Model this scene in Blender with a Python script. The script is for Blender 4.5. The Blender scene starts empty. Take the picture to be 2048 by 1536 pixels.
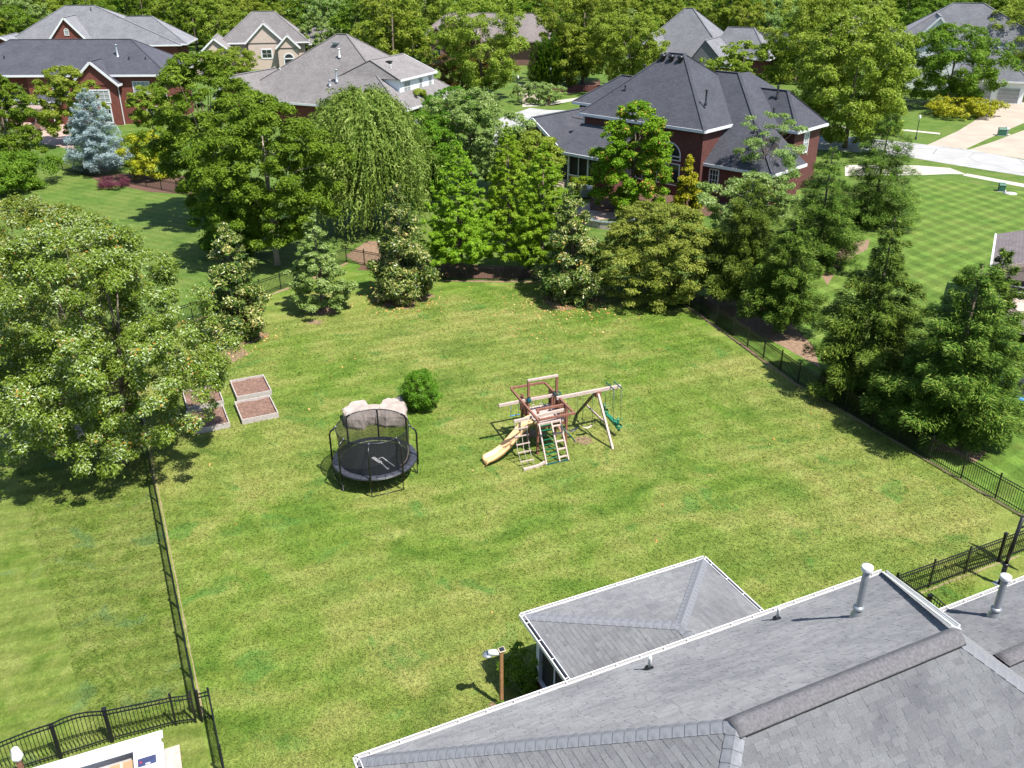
import bpy, bmesh, math, random
import numpy as np
from mathutils import Vector, Matrix, noise as mnoise

# ------------------------------------------------------------------ camera, sky, sun, exposure
SC = bpy.context.scene
COL = SC.collection
rad = math.radians
CAM_H, PITCH, FPX = 21.3, rad(26.0), 1780.0
cd = bpy.data.cameras.new('camera'); cam = bpy.data.objects.new('camera', cd); COL.objects.link(cam)
cam.location = (0, 0, CAM_H); cam.rotation_euler = (rad(90) - PITCH, 0, 0)
cd.sensor_width = 36; cd.lens = 36 * FPX / 2048; cd.clip_start = .1; cd.clip_end = 6000
SC.camera = cam
SUN_EL = rad(60.3); SUN_AZ = (0.75, -0.66)
w = bpy.data.worlds.new('World'); SC.world = w; w.use_nodes = True
nt = w.node_tree; bg = nt.nodes['Background']
sky = nt.nodes.new('ShaderNodeTexSky'); sky.sky_type = 'NISHITA'; sky.sun_disc = False
sky.sun_elevation = SUN_EL; sky.sun_rotation = math.atan2(SUN_AZ[0], SUN_AZ[1])
sky.air_density = 1.0; sky.dust_density = .6
nt.links.new(sky.outputs[0], bg.inputs[0]); bg.inputs[1].default_value = .095
sd = bpy.data.lights.new('sun', 'SUN'); sd.energy = 4.6; sd.angle = rad(.53); sd.color = (1, .96, .89)
sun = bpy.data.objects.new('sun', sd); COL.objects.link(sun)
_h = math.cos(SUN_EL)
sun.rotation_euler = Vector((SUN_AZ[0] * _h, SUN_AZ[1] * _h, math.sin(SUN_EL))).to_track_quat('Z', 'Y').to_euler()
sun.location = (40, -40, 80)
vs = SC.view_settings; vs.view_transform = 'Standard'; vs.look = 'None'; vs.gamma = 1; vs.exposure = 1.12
try: vs.use_curve_mapping = False
except Exception: pass
SC.render.resolution_x, SC.render.resolution_y = 1024, 768
try:
    SC.cycles.max_bounces = 6; SC.cycles.transparent_max_bounces = 12
except Exception: pass
rng = np.random.default_rng(7); random.seed(7)

# ------------------------------------------------------------------ helpers: survey of the site
_c, _s = math.cos(PITCH), math.sin(PITCH)
def G(px, py, z=0.0):
    """ground survey: a point of the photograph (2048 px wide) that lies at height z -> metres"""
    x = (px - 1024) / FPX; y = -(py - 768) / FPX
    d = (x, _c + y * _s, -_s + y * _c); t = (z - CAM_H) / d[2]
    return (d[0] * t, d[1] * t, z)
A25 = rad(25); U = (math.cos(A25), math.sin(A25)); V = (-U[1], U[0])
def uv(u, v, z=0): return (u * U[0] + v * V[0], u * U[1] + v * V[1], z)

# ------------------------------------------------------------------ helpers: objects
def tag(o, label=None, cat=None, group=None, kind=None):
    if label: o['label'] = label
    if cat: o['category'] = cat
    if group: o['group'] = group
    if kind: o['kind'] = kind
    return o
def empty(name, loc=(0, 0, 0), rz=0, label=None, cat=None, group=None):
    o = bpy.data.objects.new(name, None); COL.objects.link(o)
    o.location = loc; o.rotation_euler = (0, 0, rz); o.empty_display_size = .3
    return tag(o, label, cat, group)
def link(name, me, parent=None, loc=None, rz=None):
    o = bpy.data.objects.new(name, me); COL.objects.link(o)
    if parent: o.parent = parent
    if loc is not None: o.location = loc
    if rz is not None: o.rotation_euler = (0, 0, rz)
    return o
def copy_tree(o, parent=None):
    c = o.copy(); COL.objects.link(c)
    if parent: c.parent = parent
    for ch in list(o.children): copy_tree(ch, c)
    return c

class MB:
    """collects simple solids into ONE mesh"""
    def __init__(self): self.v = []; self.f = []; self.sm = []
    def add(self, vs, fs, smooth=False):
        n = len(self.v); self.v += [tuple(p) for p in vs]
        self.f += [tuple(i + n for i in f) for f in fs]; self.sm += [smooth] * len(fs); return self
    def poly(self, pts): return self.add(pts, [tuple(range(len(pts)))])
    def box(self, c, s, rz=0, M=None):
        x, y, z = s[0] / 2, s[1] / 2, s[2] / 2
        P = [(-x, -y, -z), (x, -y, -z), (x, y, -z), (-x, y, -z), (-x, -y, z), (x, -y, z), (x, y, z), (-x, y, z)]
        R = M or Matrix.Rotation(rz, 3, 'Z'); C = Vector(c)
        return self.add([C + R @ Vector(p) for p in P], [(0, 3, 2, 1), (4, 5, 6, 7), (0, 1, 5, 4), (1, 2, 6, 5), (2, 3, 7, 6), (3, 0, 4, 7)])
    def b2(self, x0, x1, y0, y1, z0, z1):
        return self.box(((x0 + x1) / 2, (y0 + y1) / 2, (z0 + z1) / 2), (abs(x1 - x0), abs(y1 - y0), abs(z1 - z0)))
    def beam(self, p, q, w_, h_, up=(0, 0, 1)):
        p, q = Vector(p), Vector(q); d = (q - p); L = d.length; d = d / L
        upv = Vector(up)
        if abs(d.dot(upv)) > .98: upv = Vector((1, 0, 0))
        s = d.cross(upv).normalized(); n = s.cross(d)
        M = Matrix((s, d, n)).transposed()
        return self.box((p + q) / 2, (w_, L, h_), M=M)
    def tube(self, pts, r, n=8, cap=True, smooth=True):
        pts = [Vector(p) for p in pts]; rs = r if hasattr(r, '__len__') else [r] * len(pts)
        vs, fs = [], []
        ref = Vector((.31, .17, .94))
        for i, p in enumerate(pts):
            d = (pts[min(i + 1, len(pts) - 1)] - pts[max(i - 1, 0)]).normalized()
            a = d.cross(ref)
            if a.length < .1: a = d.cross(Vector((1, 0, 0)))
            a.normalize(); b = d.cross(a)
            for k in range(n):
                t = 2 * math.pi * k / n; vs.append(p + (a * math.cos(t) + b * math.sin(t)) * rs[i])
        for i in range(len(pts) - 1):
            for k in range(n):
                k2 = (k + 1) % n; fs.append((i * n + k, i * n + k2, (i + 1) * n + k2, (i + 1) * n + k))
        if cap: fs.append(tuple(range(n))); fs.append(tuple((len(pts) - 1) * n + k for k in range(n))[::-1])
        return self.add(vs, fs, smooth)
    def lathe(self, prof, c=(0, 0, 0), n=20, smooth=True):
        vs, fs = [], []
        for (r, z) in prof:
            for k in range(n):
                t = 2 * math.pi * k / n; vs.append((c[0] + r * math.cos(t), c[1] + r * math.sin(t), c[2] + z))
        for i in range(len(prof) - 1):
            for k in range(n):
                k2 = (k + 1) % n; fs.append((i * n + k, i * n + k2, (i + 1) * n + k2, (i + 1) * n + k))
        return self.add(vs, fs, smooth)
    def prism(self, pts, z0, z1):
        n = len(pts); vs = [(p[0], p[1], z0) for p in pts] + [(p[0], p[1], z1) for p in pts]
        return self.add(vs, [tuple(range(n))[::-1], tuple(range(n, 2 * n))] + [(i, (i + 1) % n, n + (i + 1) % n, n + i) for i in range(n)])
    def mesh(self, name, mat, autouv=True):
        me = bpy.data.meshes.new(name); me.from_pydata(self.v, [], self.f)
        bm = bmesh.new(); bm.from_mesh(me); bmesh.ops.recalc_face_normals(bm, faces=bm.faces)
        if autouv:
            lay = bm.loops.layers.uv.new('UVMap')
            for f in bm.faces:
                n = f.normal
                h = Vector((0, 0, 1)).cross(n)
                h = Vector((1, 0, 0)) if h.length < 1e-3 else h.normalized()
                wv = n.cross(h)
                for l in f.loops: l[lay].uv = (l.vert.co.dot(h), l.vert.co.dot(wv))
        bm.to_mesh(me); bm.free()
        if len(self.sm) == len(me.polygons): me.polygons.foreach_set('use_smooth', self.sm)
        me.materials.append(mat); return me
    def build(self, name, mat, parent=None, loc=None, rz=None): return link(name, self.mesh(name, mat), parent, loc, rz)

# ------------------------------------------------------------------ helpers: materials
class N:
    def __init__(self, name):
        self.m = bpy.data.materials.new(name); self.m.use_nodes = True; self.t = self.m.node_tree
        self.p = self.t.nodes['Principled BSDF']; self.out = self.t.nodes['Material Output']
    def n(self, typ, **kw):
        x = self.t.nodes.new('ShaderNode' + typ)
        for k, v_ in kw.items():
            if k.startswith('i_'):
                x.inputs[k[2:].replace('_', ' ')].default_value = v_
            else: setattr(x, k, v_)
        return x
    def l(self, a, b): self.t.links.new(a, b)
    def coord(self, which='Object', scale=None, rot=None):
        tc = self.n('TexCoord'); o = tc.outputs[which]
        if scale is not None or rot is not None:
            mp = self.n('Mapping')
            if scale is not None: mp.inputs['Scale'].default_value = scale if hasattr(scale, '__len__') else (scale,) * 3
            if rot is not None: mp.inputs['Rotation'].default_value = rot
            self.l(o, mp.inputs['Vector']); o = mp.outputs[0]
        return o
    def noise(self, co, scale, detail=4, rough=.55, dist=0):
        x = self.n('TexNoise'); x.inputs['Scale'].default_value = scale; x.inputs['Detail'].default_value = detail
        x.inputs['Roughness'].default_value = rough; x.inputs['Distortion'].default_value = dist
        self.l(co, x.inputs['Vector']); return x.outputs['Fac']
    def ramp(self, fac, stops, interp='LINEAR'):
        x = self.n('ValToRGB'); cr = x.color_ramp; cr.interpolation = interp
        while len(cr.elements) < len(stops): cr.elements.new(.5)
        for e, (p, c) in zip(cr.elements, stops):
            e.position = p; e.color = (*c, 1) if len(c) == 3 else c
        self.l(fac, x.inputs[0]); return x.outputs[0]
    def mix(self, fac, a, b, mode='MIX'):
        x = self.n('Mix', data_type='RGBA', blend_type=mode)
        for val, s in ((fac, x.inputs[0]), (a, x.inputs[6]), (b, x.inputs[7])):
            if isinstance(val, (int, float)): s.default_value = val
            elif isinstance(val, tuple): s.default_value = (*val, 1)
            else: self.l(val, s)
        return x.outputs[2]
    def math(self, op, a, b=None, clamp=False):
        x = self.n('Math', operation=op, use_clamp=clamp)
        for val, s in ((a, x.inputs[0]), (b, x.inputs[1])):
            if val is None: continue
            if isinstance(val, (int, float)): s.default_value = val
            else: self.l(val, s)
        return x.outputs[0]
    def bump(self, h, strength=.4, dist=.02):
        b = self.n('Bump'); b.inputs['Strength'].default_value = strength; b.inputs['Distance'].default_value = dist
        self.l(h, b.inputs['Height']); self.l(b.outputs[0], self.p.inputs['Normal'])
    def base(self, c, rough=.6, spec=None, metal=0):
        if isinstance(c, tuple): self.p.inputs['Base Color'].default_value = (*c, 1)
        else: self.l(c, self.p.inputs['Base Color'])
        self.p.inputs['Roughness'].default_value = rough; self.p.inputs['Metallic'].default_value = metal
        if spec is not None: self.p.inputs['Specular IOR Level'].default_value = spec
        return self.m

KX = .77   # the picture is exposed for dark foliage: surfaces keep their real, lower albedo
def dim(c, k=KX): return tuple(x * k for x in c)
def plain(name, c, rough=.6, var=.12, scale=6, bump=0, metal=0, spec=None):
    c = dim(c)
    n = N(name); co = n.coord(); f = n.noise(co, scale, 5)
    k = n.ramp(f, [(.3, tuple(x * (1 - var) for x in c)), (.7, tuple(min(1, x * (1 + var)) for x in c))])
    if bump: n.bump(f, bump, .01)
    return n.base(k, rough, spec, metal)

def leaf_mat(name, cols, transl=.3, rough=.55, spec=.1, bright=1.7):
    n = N(name); at = n.n('Attribute', attribute_name='rnd'); oi = n.n('ObjectInfo')
    c = n.ramp(at.outputs['Fac'], cols)
    hs = n.n('HueSaturation'); hs.inputs['Saturation'].default_value = 1.08; n.l(c, hs.inputs['Color'])
    n.l(n.math('MULTIPLY_ADD', oi.outputs['Random'], .22), hs.inputs['Value'])
    hs.inputs['Value'].links[0].from_node.inputs[2].default_value = .89 * bright
    n.l(n.math('MULTIPLY_ADD', oi.outputs['Random'], .024), hs.inputs['Hue'])
    hs.inputs['Hue'].links[0].from_node.inputs[2].default_value = .488
    n.base(hs.outputs[0], rough, spec)
    tr = n.n('BsdfTranslucent'); mc = n.mix(.35, hs.outputs[0], (.2, .27, .02)); n.l(mc, tr.inputs[0])
    ms = n.n('MixShader'); ms.inputs[0].default_value = transl
    n.l(n.p.outputs[0], ms.inputs[1]); n.l(tr.outputs[0], ms.inputs[2]); n.l(ms.outputs[0], n.out.inputs[0])
    return n.m

def shingle_mat(name, dark, light, row=.2, wid=.34, blotch=.25):
    dark, light = dim(dark, .86), dim(light, .86)
    n = N(name); co = n.coord('UV'); b = n.n('TexBrick'); n.l(co, b.inputs['Vector'])
    b.inputs['Color1'].default_value = (*dark, 1); b.inputs['Color2'].default_value = (*light, 1)
    b.inputs['Mortar'].default_value = tuple(x * .45 for x in dark) + (1,)
    b.inputs['Scale'].default_value = 1; b.inputs['Mortar Size'].default_value = .014; b.inputs['Mortar Smooth'].default_value = .4
    b.inputs['Brick Width'].default_value = wid; b.inputs['Row Height'].default_value = row; b.inputs['Bias'].default_value = 0
    f = n.noise(co, .5, 5); g = n.noise(co, 14, 3)
    k = n.mix(blotch, b.outputs[0], n.ramp(f, [(.35, tuple(x * .6 for x in dark)), (.65, tuple(min(1, x * 1.25) for x in light))]))
    k = n.mix(.35, k, n.ramp(g, [(.3, tuple(x * .6 for x in dark)), (.7, tuple(min(1, x * 1.3) for x in light))]))
    n.bump(b.outputs['Fac'], -.5, .02); n.p.inputs['Diffuse Roughness'].default_value = 1
    return n.base(k, .85, .25)

def brick_mat(name, c1, c2, mortar, bw=.22, rh=.075):
    c1, c2, mortar = dim(c1), dim(c2), dim(mortar)
    n = N(name); co = n.coord('UV'); b = n.n('TexBrick'); n.l(co, b.inputs['Vector'])
    b.inputs['Color1'].default_value = (*c1, 1); b.inputs['Color2'].default_value = (*c2, 1); b.inputs['Mortar'].default_value = (*mortar, 1)
    b.inputs['Scale'].default_value = 1; b.inputs['Mortar Size'].default_value = .008
    b.inputs['Brick Width'].default_value = bw; b.inputs['Row Height'].default_value = rh
    f = n.noise(co, 1.3, 6); k = n.mix(.35, b.outputs[0], n.ramp(f, [(.3, tuple(x * .5 for x in c1)), (.7, tuple(x * 1.3 for x in c2))]))
    g = n.noise(n.coord('UV', (3.5, 12, 1)), 1.3, 1); k = n.mix(.4, k, n.ramp(g, [(.35, tuple(x * .55 for x in c1)), (.65, tuple(x * 1.3 for x in c2))]))
    n.bump(b.outputs['Fac'], -.3, .01)
    return n.base(k, .85, .25)

def grass_mat(name, deep, mid, dry, dry_amt=.5, patch=.13, stripe=None, lush=None, bare=None):
    """mown turf: deep and pale growth, dry straw and bare spots; stripe = (angle, width, strength) of mowing"""
    deep, mid, dry = dim(deep, 1.02), dim(mid, 1.02), dim(dry, .95); n = N(name); co = n.coord()
    warp = n.n('TexNoise'); warp.inputs['Scale'].default_value = .35; warp.inputs['Detail'].default_value = 2; n.l(co, warp.inputs['Vector'])
    vm = n.n('VectorMath', operation='MULTIPLY_ADD'); n.l(warp.outputs['Color'], vm.inputs[0]); vm.inputs[1].default_value = (3.5, 3.5, 0); n.l(co, vm.inputs[2]); cw = vm.outputs[0]
    big = n.noise(cw, patch, 5, .6); med = n.noise(cw, patch * 5.5, 5, .62)
    tuft = n.noise(n.coord(scale=(1, .55, 1), rot=(0, 0, .6)), 5.5, 4, .65); fine = n.noise(n.coord(scale=(1, .45, 1), rot=(0, 0, -.4)), 19, 3, .7)
    blade = n.noise(n.coord(scale=(1, .35, 1), rot=(0, 0, 1.1)), 46, 2, .7)
    c = n.ramp(med, [(.3, deep), (.5, mid), (.72, tuple(a * .55 + b * .45 for a, b in zip(mid, dry)))])
    da = n.math('MULTIPLY', n.ramp(n.math('ADD', n.math('MULTIPLY', big, .72), n.math('MULTIPLY', med, .28)), [(.42, (0, 0, 0)), (.62, (1, 1, 1))]), dry_amt)
    da = n.math('MULTIPLY', da, n.ramp(tuft, [(.25, (.6, .6, .6)), (.65, (1, 1, 1))]))
    c = n.mix(da, c, dry)
    if lush:
        lf = n.noise(cw, .55, 3); c = n.mix(n.math('MULTIPLY', n.ramp(lf, [(.6, (0, 0, 0)), (.68, (1, 1, 1))]), .7), c, lush)
    if bare:
        bf = n.noise(cw, .42, 6, .7); c = n.mix(n.math('MULTIPLY', n.ramp(bf, [(.7, (0, 0, 0)), (.76, (1, 1, 1))]), .75), c, bare)
    if stripe:
        for (ang, wd, st) in stripe:
            wv = n.n('TexWave', wave_type='RINGS', rings_direction='Z') if ang == 'rings' else n.n('TexWave', wave_type='BANDS', bands_direction='X')
            wv.inputs['Scale'].default_value = math.pi / (10 * wd); wv.inputs['Distortion'].default_value = .8
            wv.inputs['Detail'].default_value = 2; wv.inputs['Detail Scale'].default_value = .3
            if ang == 'rings':   # mowing arcs round the middle of the lawn
                mp = n.n('Mapping'); mp.inputs['Location'].default_value = (3.0, -38.0, 0); n.l(n.coord(), mp.inputs['Vector']); n.l(mp.outputs[0], wv.inputs['Vector'])
            else: n.l(n.coord(rot=(0, 0, -ang)), wv.inputs['Vector'])
            k = n.ramp(wv.outputs['Fac'], [(.50, tuple(x * (1 - st) for x in (1, 1, 1))), (.72, tuple(x * (1 + st) for x in (1, 1, 1.05)))])
            c = n.mix(1, c, k, 'MULTIPLY')
    c = n.mix(1, c, n.ramp(tuft, [(.28, (.78, .8, .76)), (.72, (1.18, 1.16, 1.16))]), 'MULTIPLY')
    c = n.mix(1, c, n.ramp(fine, [(.3, (.72, .75, .7)), (.7, (1.26, 1.23, 1.26))]), 'MULTIPLY')
    c = n.mix(1, c, n.ramp(blade, [(.28, (.7, .72, .66)), (.72, (1.3, 1.27, 1.3))]), 'MULTIPLY')
    n.bump(n.math('ADD', fine, n.math('ADD', tuft, blade)), .55, .05)
    return n.base(c, .75, .12)

M = {}
ST1, ST2 = -73, 38
M['lawn'] = grass_mat('lawn_turf', (.060, .114, .014), (.104, .165, .022), (.27, .25, .082), .68, .07, [(rad(112), 1.15, .06), ('rings', 1.9, .03)], (.068, .150, .026), (.3, .21, .115))
M['lawn_left'] = grass_mat('left_turf', (.050, .092, .010), (.098, .142, .022), (.20, .205, .065), .5, .2, [(rad(108), .9, .09)], (.062, .12, .035))
M['ground'] = grass_mat('neighbourhood_turf', (.046, .095, .014), (.080, .138, .024), (.16, .18, .05), .4, .09, [(rad(60), 1.0, .06)])
M['lawn_right'] = grass_mat('striped_turf', (.055, .11, .016), (.088, .152, .022), (.17, .19, .05), .25, .1, [(rad(ST1 + 90), 1.6, .12), (rad(ST2 + 90), 1.6, .12)])
M['meadow'] = grass_mat('meadow_turf', (.09, .16, .02), (.14, .21, .03), (.22, .24, .06), .4, .05)
M['straw_edge'] = plain('straw_edge', (.27, .22, .11), .95, .3, 5, .5)
M['soil'] = plain('bare_soil', (.25, .16, .10), .95, .35, 5, .5)
M['mulch'] = plain('mulch_and_shade_brown', (.12, .06, .04), .95, .5, 14, .8)
M['bedsoil'] = plain('raised_bed_soil', (.20, .115, .085), .95, .45, 7, .8)
M['path'] = plain('pale_gravel', (.42, .36, .3), .9, .15, 12, .3)
def concrete(name, c, joint=None):
    c = dim(c, .82); n = N(name); co = n.coord(); a = n.noise(co, .35, 5); b = n.noise(co, 6, 5)
    k = n.ramp(a, [(.3, tuple(x * .86 for x in c)), (.7, tuple(min(1, x * 1.08) for x in c))])
    k = n.mix(1, k, n.ramp(b, [(.3, (.9, .9, .9)), (.7, (1.06, 1.06, 1.06))]), 'MULTIPLY')
    v = n.n('TexVoronoi', feature='DISTANCE_TO_EDGE'); v.inputs['Scale'].default_value = .22; n.l(n.coord(), v.inputs['Vector'])
    if joint: k = n.mix(1, k, n.ramp(v.outputs['Distance'], [(0.0, (.45, .45, .45)), (.012, (1, 1, 1))]), 'MULTIPLY')
    return n.base(k, .85, .3)
M['road'] = concrete('road_concrete', (.40, .395, .39), True)
M['drive'] = concrete('driveway_concrete', (.43, .36, .29))
M['walk'] = concrete('pavement_concrete', (.5, .46, .40))
M['paver'] = plain('pink_pavers', (.45, .32, .26), .85, .3, 9, .3)
M['brick'] = brick_mat('red_brick', (.095, .027, .024), (.15, .05, .044), (.17, .13, .115))
M['brick_bright'] = brick_mat('bright_red_brick', (.14, .032, .025), (.21, .055, .04), (.3, .22, .18))
M['brick_brown'] = brick_mat('brown_brick', (.19, .09, .075), (.26, .13, .11), (.3, .25, .22))
M['stucco'] = plain('beige_stucco', (.55, .44, .38), .9, .08, 3, .2)
def siding_mat():
    n = N('white_siding'); wv = n.n('TexWave', wave_type='BANDS', bands_direction='Y', wave_profile='SAW'); wv.inputs['Scale'].default_value = math.pi / (10 * .15) * 1.0
    n.l(n.coord('UV'), wv.inputs['Vector']); n.bump(wv.outputs['Fac'], .5, .02)
    return n.base(n.ramp(wv.outputs['Fac'], [(0, (.62, .64, .67)), (.15, (.76, .77, .78))]), .5)
M['siding'] = siding_mat()
M['roof_dark'] = shingle_mat('charcoal_shingles', (.054, .056, .070), (.098, .10, .122))
M['roof_navy'] = shingle_mat('slate_blue_shingles', (.055, .056, .072), (.10, .10, .125))
M['roof_grey'] = shingle_mat('grey_shingles', (.16, .16, .18), (.27, .27, .29))
M['roof_tan'] = shingle_mat('taupe_shingles', (.17, .155, .155), (.27, .25, .25))
M['roof_pink'] = shingle_mat('pinkish_shingles', (.24, .2, .19), (.34, .29, .28))
M['roof_brown'] = shingle_mat('brown_shingles', (.13, .11, .115), (.24, .205, .205))
M['trim'] = plain('white_trim', (.74, .75, .77), .45, .04, 2)
M['gutter'] = plain('white_gutter', (.78, .77, .77), .4, .05, 3)
M['gutter_in'] = plain('gutter_dark_floor', (.03, .026, .022), .95, .5, 9, .5)
M['glass'] = plain('dark_window_glass', (.02, .026, .033), .06, .2, 1.2, 0, 0, .8)
M['curtain'] = plain('pale_curtained_glass', (.33, .35, .36), .15, .15, 2, 0, 0, .7)
M['screen'] = plain('dark_insect_screen', (.010, .011, .014), .7, .3, 2)
M['black'] = plain('black_aluminium', (.012, .012, .014), .38, .2, 4, 0, 0, .5)
M['blacksteel'] = plain('black_steel', (.015, .015, .017), .35, .2, 8)
M['mat_black'] = plain('trampoline_mat', (.011, .012, .016), .6, .15, 20)
M['pad'] = plain('padded_vinyl', (.045, .048, .062), .42, .25, 9, .3)
M['bark'] = plain('grey_brown_bark', (.16, .12, .09), .95, .4, 9, .8)
M['bark_pale'] = plain('pale_bark', (.3, .25, .2), .95, .3, 9, .6)
M['redwood'] = plain('red_stained_timber', (.26, .11, .075), .6, .3, 7, .3)
M['timber'] = plain('weathered_timber', (.54, .42, .37), .8, .18, 9, .4)
M['timber_dark'] = plain('dark_timber', (.16, .085, .055), .7, .3, 9, .3)
M['post_wood'] = plain('orange_brown_post', (.36, .19, .08), .75, .25, 12, .4)
M['bedboard'] = plain('grey_bed_boards', (.47, .42, .39), .85, .16, 9, .4)
M['yellow'] = plain('faded_yellow_plastic', (.82, .50, .24), .42, .12, 2)
M['green_pl'] = plain('green_plastic', (.02, .20, .105), .35, .2, 4)
M['teal_pl'] = plain('teal_plastic', (.012, .09, .10), .35, .2, 4)
M['blue_pl'] = plain('blue_plastic', (.08, .28, .6), .4, .15, 4)
M['rope'] = plain('pale_rope', (.55, .48, .40), .9, .2, 20)
M['chain'] = plain('coated_chain', (.03, .09, .05), .5, .3, 20)
M['metal'] = plain('galvanised_metal', (.42, .45, .48), .38, .12, 5, 0, .55)
M['white_pl'] = plain('white_plastic', (.8, .8, .8), .35, .04, 2)
M['card'] = plain('cardboard', (.42, .27, .15), .85, .12, 4)
M['blue_label'] = plain('navy_label', (.05, .06, .14), .5, .2, 4)
M['red_label'] = plain('red_label', (.5, .03, .08), .5, .2, 4)
M['bag'] = plain('clear_wrap', (.45, .5, .53), .15, .35, 9, .5)
M['stone'] = plain('limestone', (.44, .37, .33), .9, .22, 2.2, .6)
M['skin'] = plain('skin', (.5, .26, .18), .5, .05, 5)
M['orange'] = plain('orange_shirt', (.6, .17, .08), .8, .1, 5)
M['straw'] = plain('straw_hat', (.5, .38, .22), .8, .1, 9)
M['navy_cl'] = plain('dark_shorts', (.02, .022, .035), .8, .2, 5)
M['util_green'] = plain('utility_green', (.03, .13, .08), .5, .15, 4)
M['white_letter'] = plain('white_print', (.75, .75, .75), .6, .05, 5)
M['tube_y'] = plain('pale_foam', (.62, .5, .38), .7, .1, 8)
def net_mat():
    n = N('black_netting'); n.base((.008, .008, .01), .6)
    tr = n.n('BsdfTransparent'); ms = n.n('MixShader')
    f = n.noise(n.coord(scale=(3, 3, .25)), 5, 2); n.l(n.ramp(f, [(.3, (.55,) * 3), (.7, (.70,) * 3)]), ms.inputs[0])
    n.l(tr.outputs[0], ms.inputs[1]); n.l(n.p.outputs[0], ms.inputs[2]); n.l(ms.outputs[0], n.out.inputs[0]); return n.m
M['net'] = net_mat()
def near_shingle(name, src):
    n = N(name)
    r = n.n('ObjectInfo').outputs['Random'] if src == 'obj' else n.n('Attribute', attribute_name='rnd').outputs['Fac']
    tc = n.n('TexCoord'); geo = n.n('NewGeometry')
    co = geo.outputs['Position']
    g = n.noise(co, 34, 3, .7); st = n.noise(co, .55, 5, .6); sp = n.noise(co, 5, 4, .7)
    c = n.ramp(r, [(0, (.140, .142, .150)), (.5, (.158, .160, .167)), (1, (.174, .176, .183))]); n.p.inputs['Diffuse Roughness'].default_value = 1
    c = n.mix(1, c, n.ramp(g, [(.3, (.8, .8, .8)), (.7, (1.16, 1.16, 1.16))]), 'MULTIPLY')
    c = n.mix(1, c, n.ramp(st, [(.32, (.78, .78, .8)), (.6, (1.05, 1.05, 1.05))]), 'MULTIPLY')
    c = n.mix(1, c, n.ramp(sp, [(.28, (.72, .71, .70)), (.42, (1, 1, 1))]), 'MULTIPLY')
    n.bump(g, .35, .01)
    return n.base(c, .9, .2)
M['sh_obj'] = near_shingle('roof_shingle', 'obj'); M['sh_att'] = near_shingle('roof_shingle_field', 'att')
M['cap'] = plain('cap_shingle', (.19, .195, .215), .9, .22, 7, .4)
M['vent'] = plain('weathered_ridge_vent', (.125, .12, .128), .9, .3, 15, .6)

M['lf_oak'] = leaf_mat('silvery_oak_leaves', [(0, (.050, .075, .010)), (.45, (.105, .145, .022)), (.74, (.165, .20, .05)), (.84, (.24, .29, .15)), (.968, (.33, .37, .25)), (.98, (.26, .17, .05)), (1, (.30, .15, .05))], .36, .5, .2, 1.6)
M['lf_dark'] = leaf_mat('deep_green_leaves', [(0, (.022, .056, .008)), (.6, (.050, .105, .012)), (1, (.088, .15, .022))], .25)
M['lf_mid'] = leaf_mat('mid_green_leaves', [(0, (.040, .075, .010)), (.6, (.082, .130, .018)), (1, (.135, .19, .035))], .36, .5, .1, 1.6)
M['lf_light'] = leaf_mat('yellow_green_leaves', [(0, (.072, .105, .014)), (.6, (.135, .172, .028)), (1, (.215, .245, .065))], .4, .5, .1, 1.7)
M['lf_pale'] = leaf_mat('pale_green_leaves', [(0, (.07, .12, .03)), (.6, (.13, .19, .055)), (1, (.26, .31, .15))], .38)
M['lf_magnolia'] = leaf_mat('glossy_bronze_leaves', [(0, (.016, .036, .008)), (.42, (.038, .070, .012)), (.62, (.10, .125, .03)), (.82, (.21, .215, .075)), (.96, (.29, .27, .12)), (1, (.28, .17, .06))], .16, .34, .35, 1.75)  # cream stops paint sky reflections on glossy leaves, along with bronze undersides
M['lf_cypress'] = leaf_mat('bright_feathery_leaves', [(0, (.070, .125, .012)), (.6, (.135, .205, .022)), (1, (.20, .27, .045))], .38, .55, .2)
M['lf_horn'] = leaf_mat('olive_green_leaves', [(0, (.055, .080, .014)), (.6, (.112, .138, .028)), (1, (.18, .20, .055))], .25)
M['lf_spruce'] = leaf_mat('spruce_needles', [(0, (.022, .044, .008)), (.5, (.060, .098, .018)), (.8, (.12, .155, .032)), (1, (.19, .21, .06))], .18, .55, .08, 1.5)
M['lf_blue'] = leaf_mat('blue_spruce_needles', [(0, (.12, .165, .165)), (.55, (.26, .33, .345)), (1, (.46, .53, .55))], .1, .6, .2, 1.25)
M['lf_yellow'] = leaf_mat('yellow_shrub_leaves', [(0, (.11, .12, .012)), (.6, (.19, .19, .022)), (1, (.28, .27, .05))], .25)
M['lf_willow'] = leaf_mat('willow_leaves', [(0, (.055, .088, .016)), (.6, (.115, .15, .036)), (1, (.23, .26, .09))], .3)
M['lf_maple'] = leaf_mat('fresh_maple_leaves', [(0, (.040, .088, .010)), (.6, (.088, .155, .016)), (.90, (.14, .205, .03)), (.95, (.33, .19, .07)), (1, (.36, .16, .08))], .3)
M['lf_bush'] = leaf_mat('dense_bush_leaves', [(0, (.025, .06, .008)), (.6, (.056, .115, .014)), (1, (.10, .17, .03))], .2, .35)
M['lf_purple'] = leaf_mat('purple_leaves', [(0, (.03, .01, .016)), (.6, (.07, .02, .03)), (1, (.13, .04, .05))], .2)
M['lf_rust'] = leaf_mat('rusty_leaves', [(0, (.08, .06, .012)), (.6, (.13, .095, .03)), (1, (.19, .13, .05))], .2)
M['fallen'] = leaf_mat('fallen_brown_leaves', [(0, (.25, .10, .04)), (.5, (.38, .21, .09)), (1, (.52, .38, .2))], .1)
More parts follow.
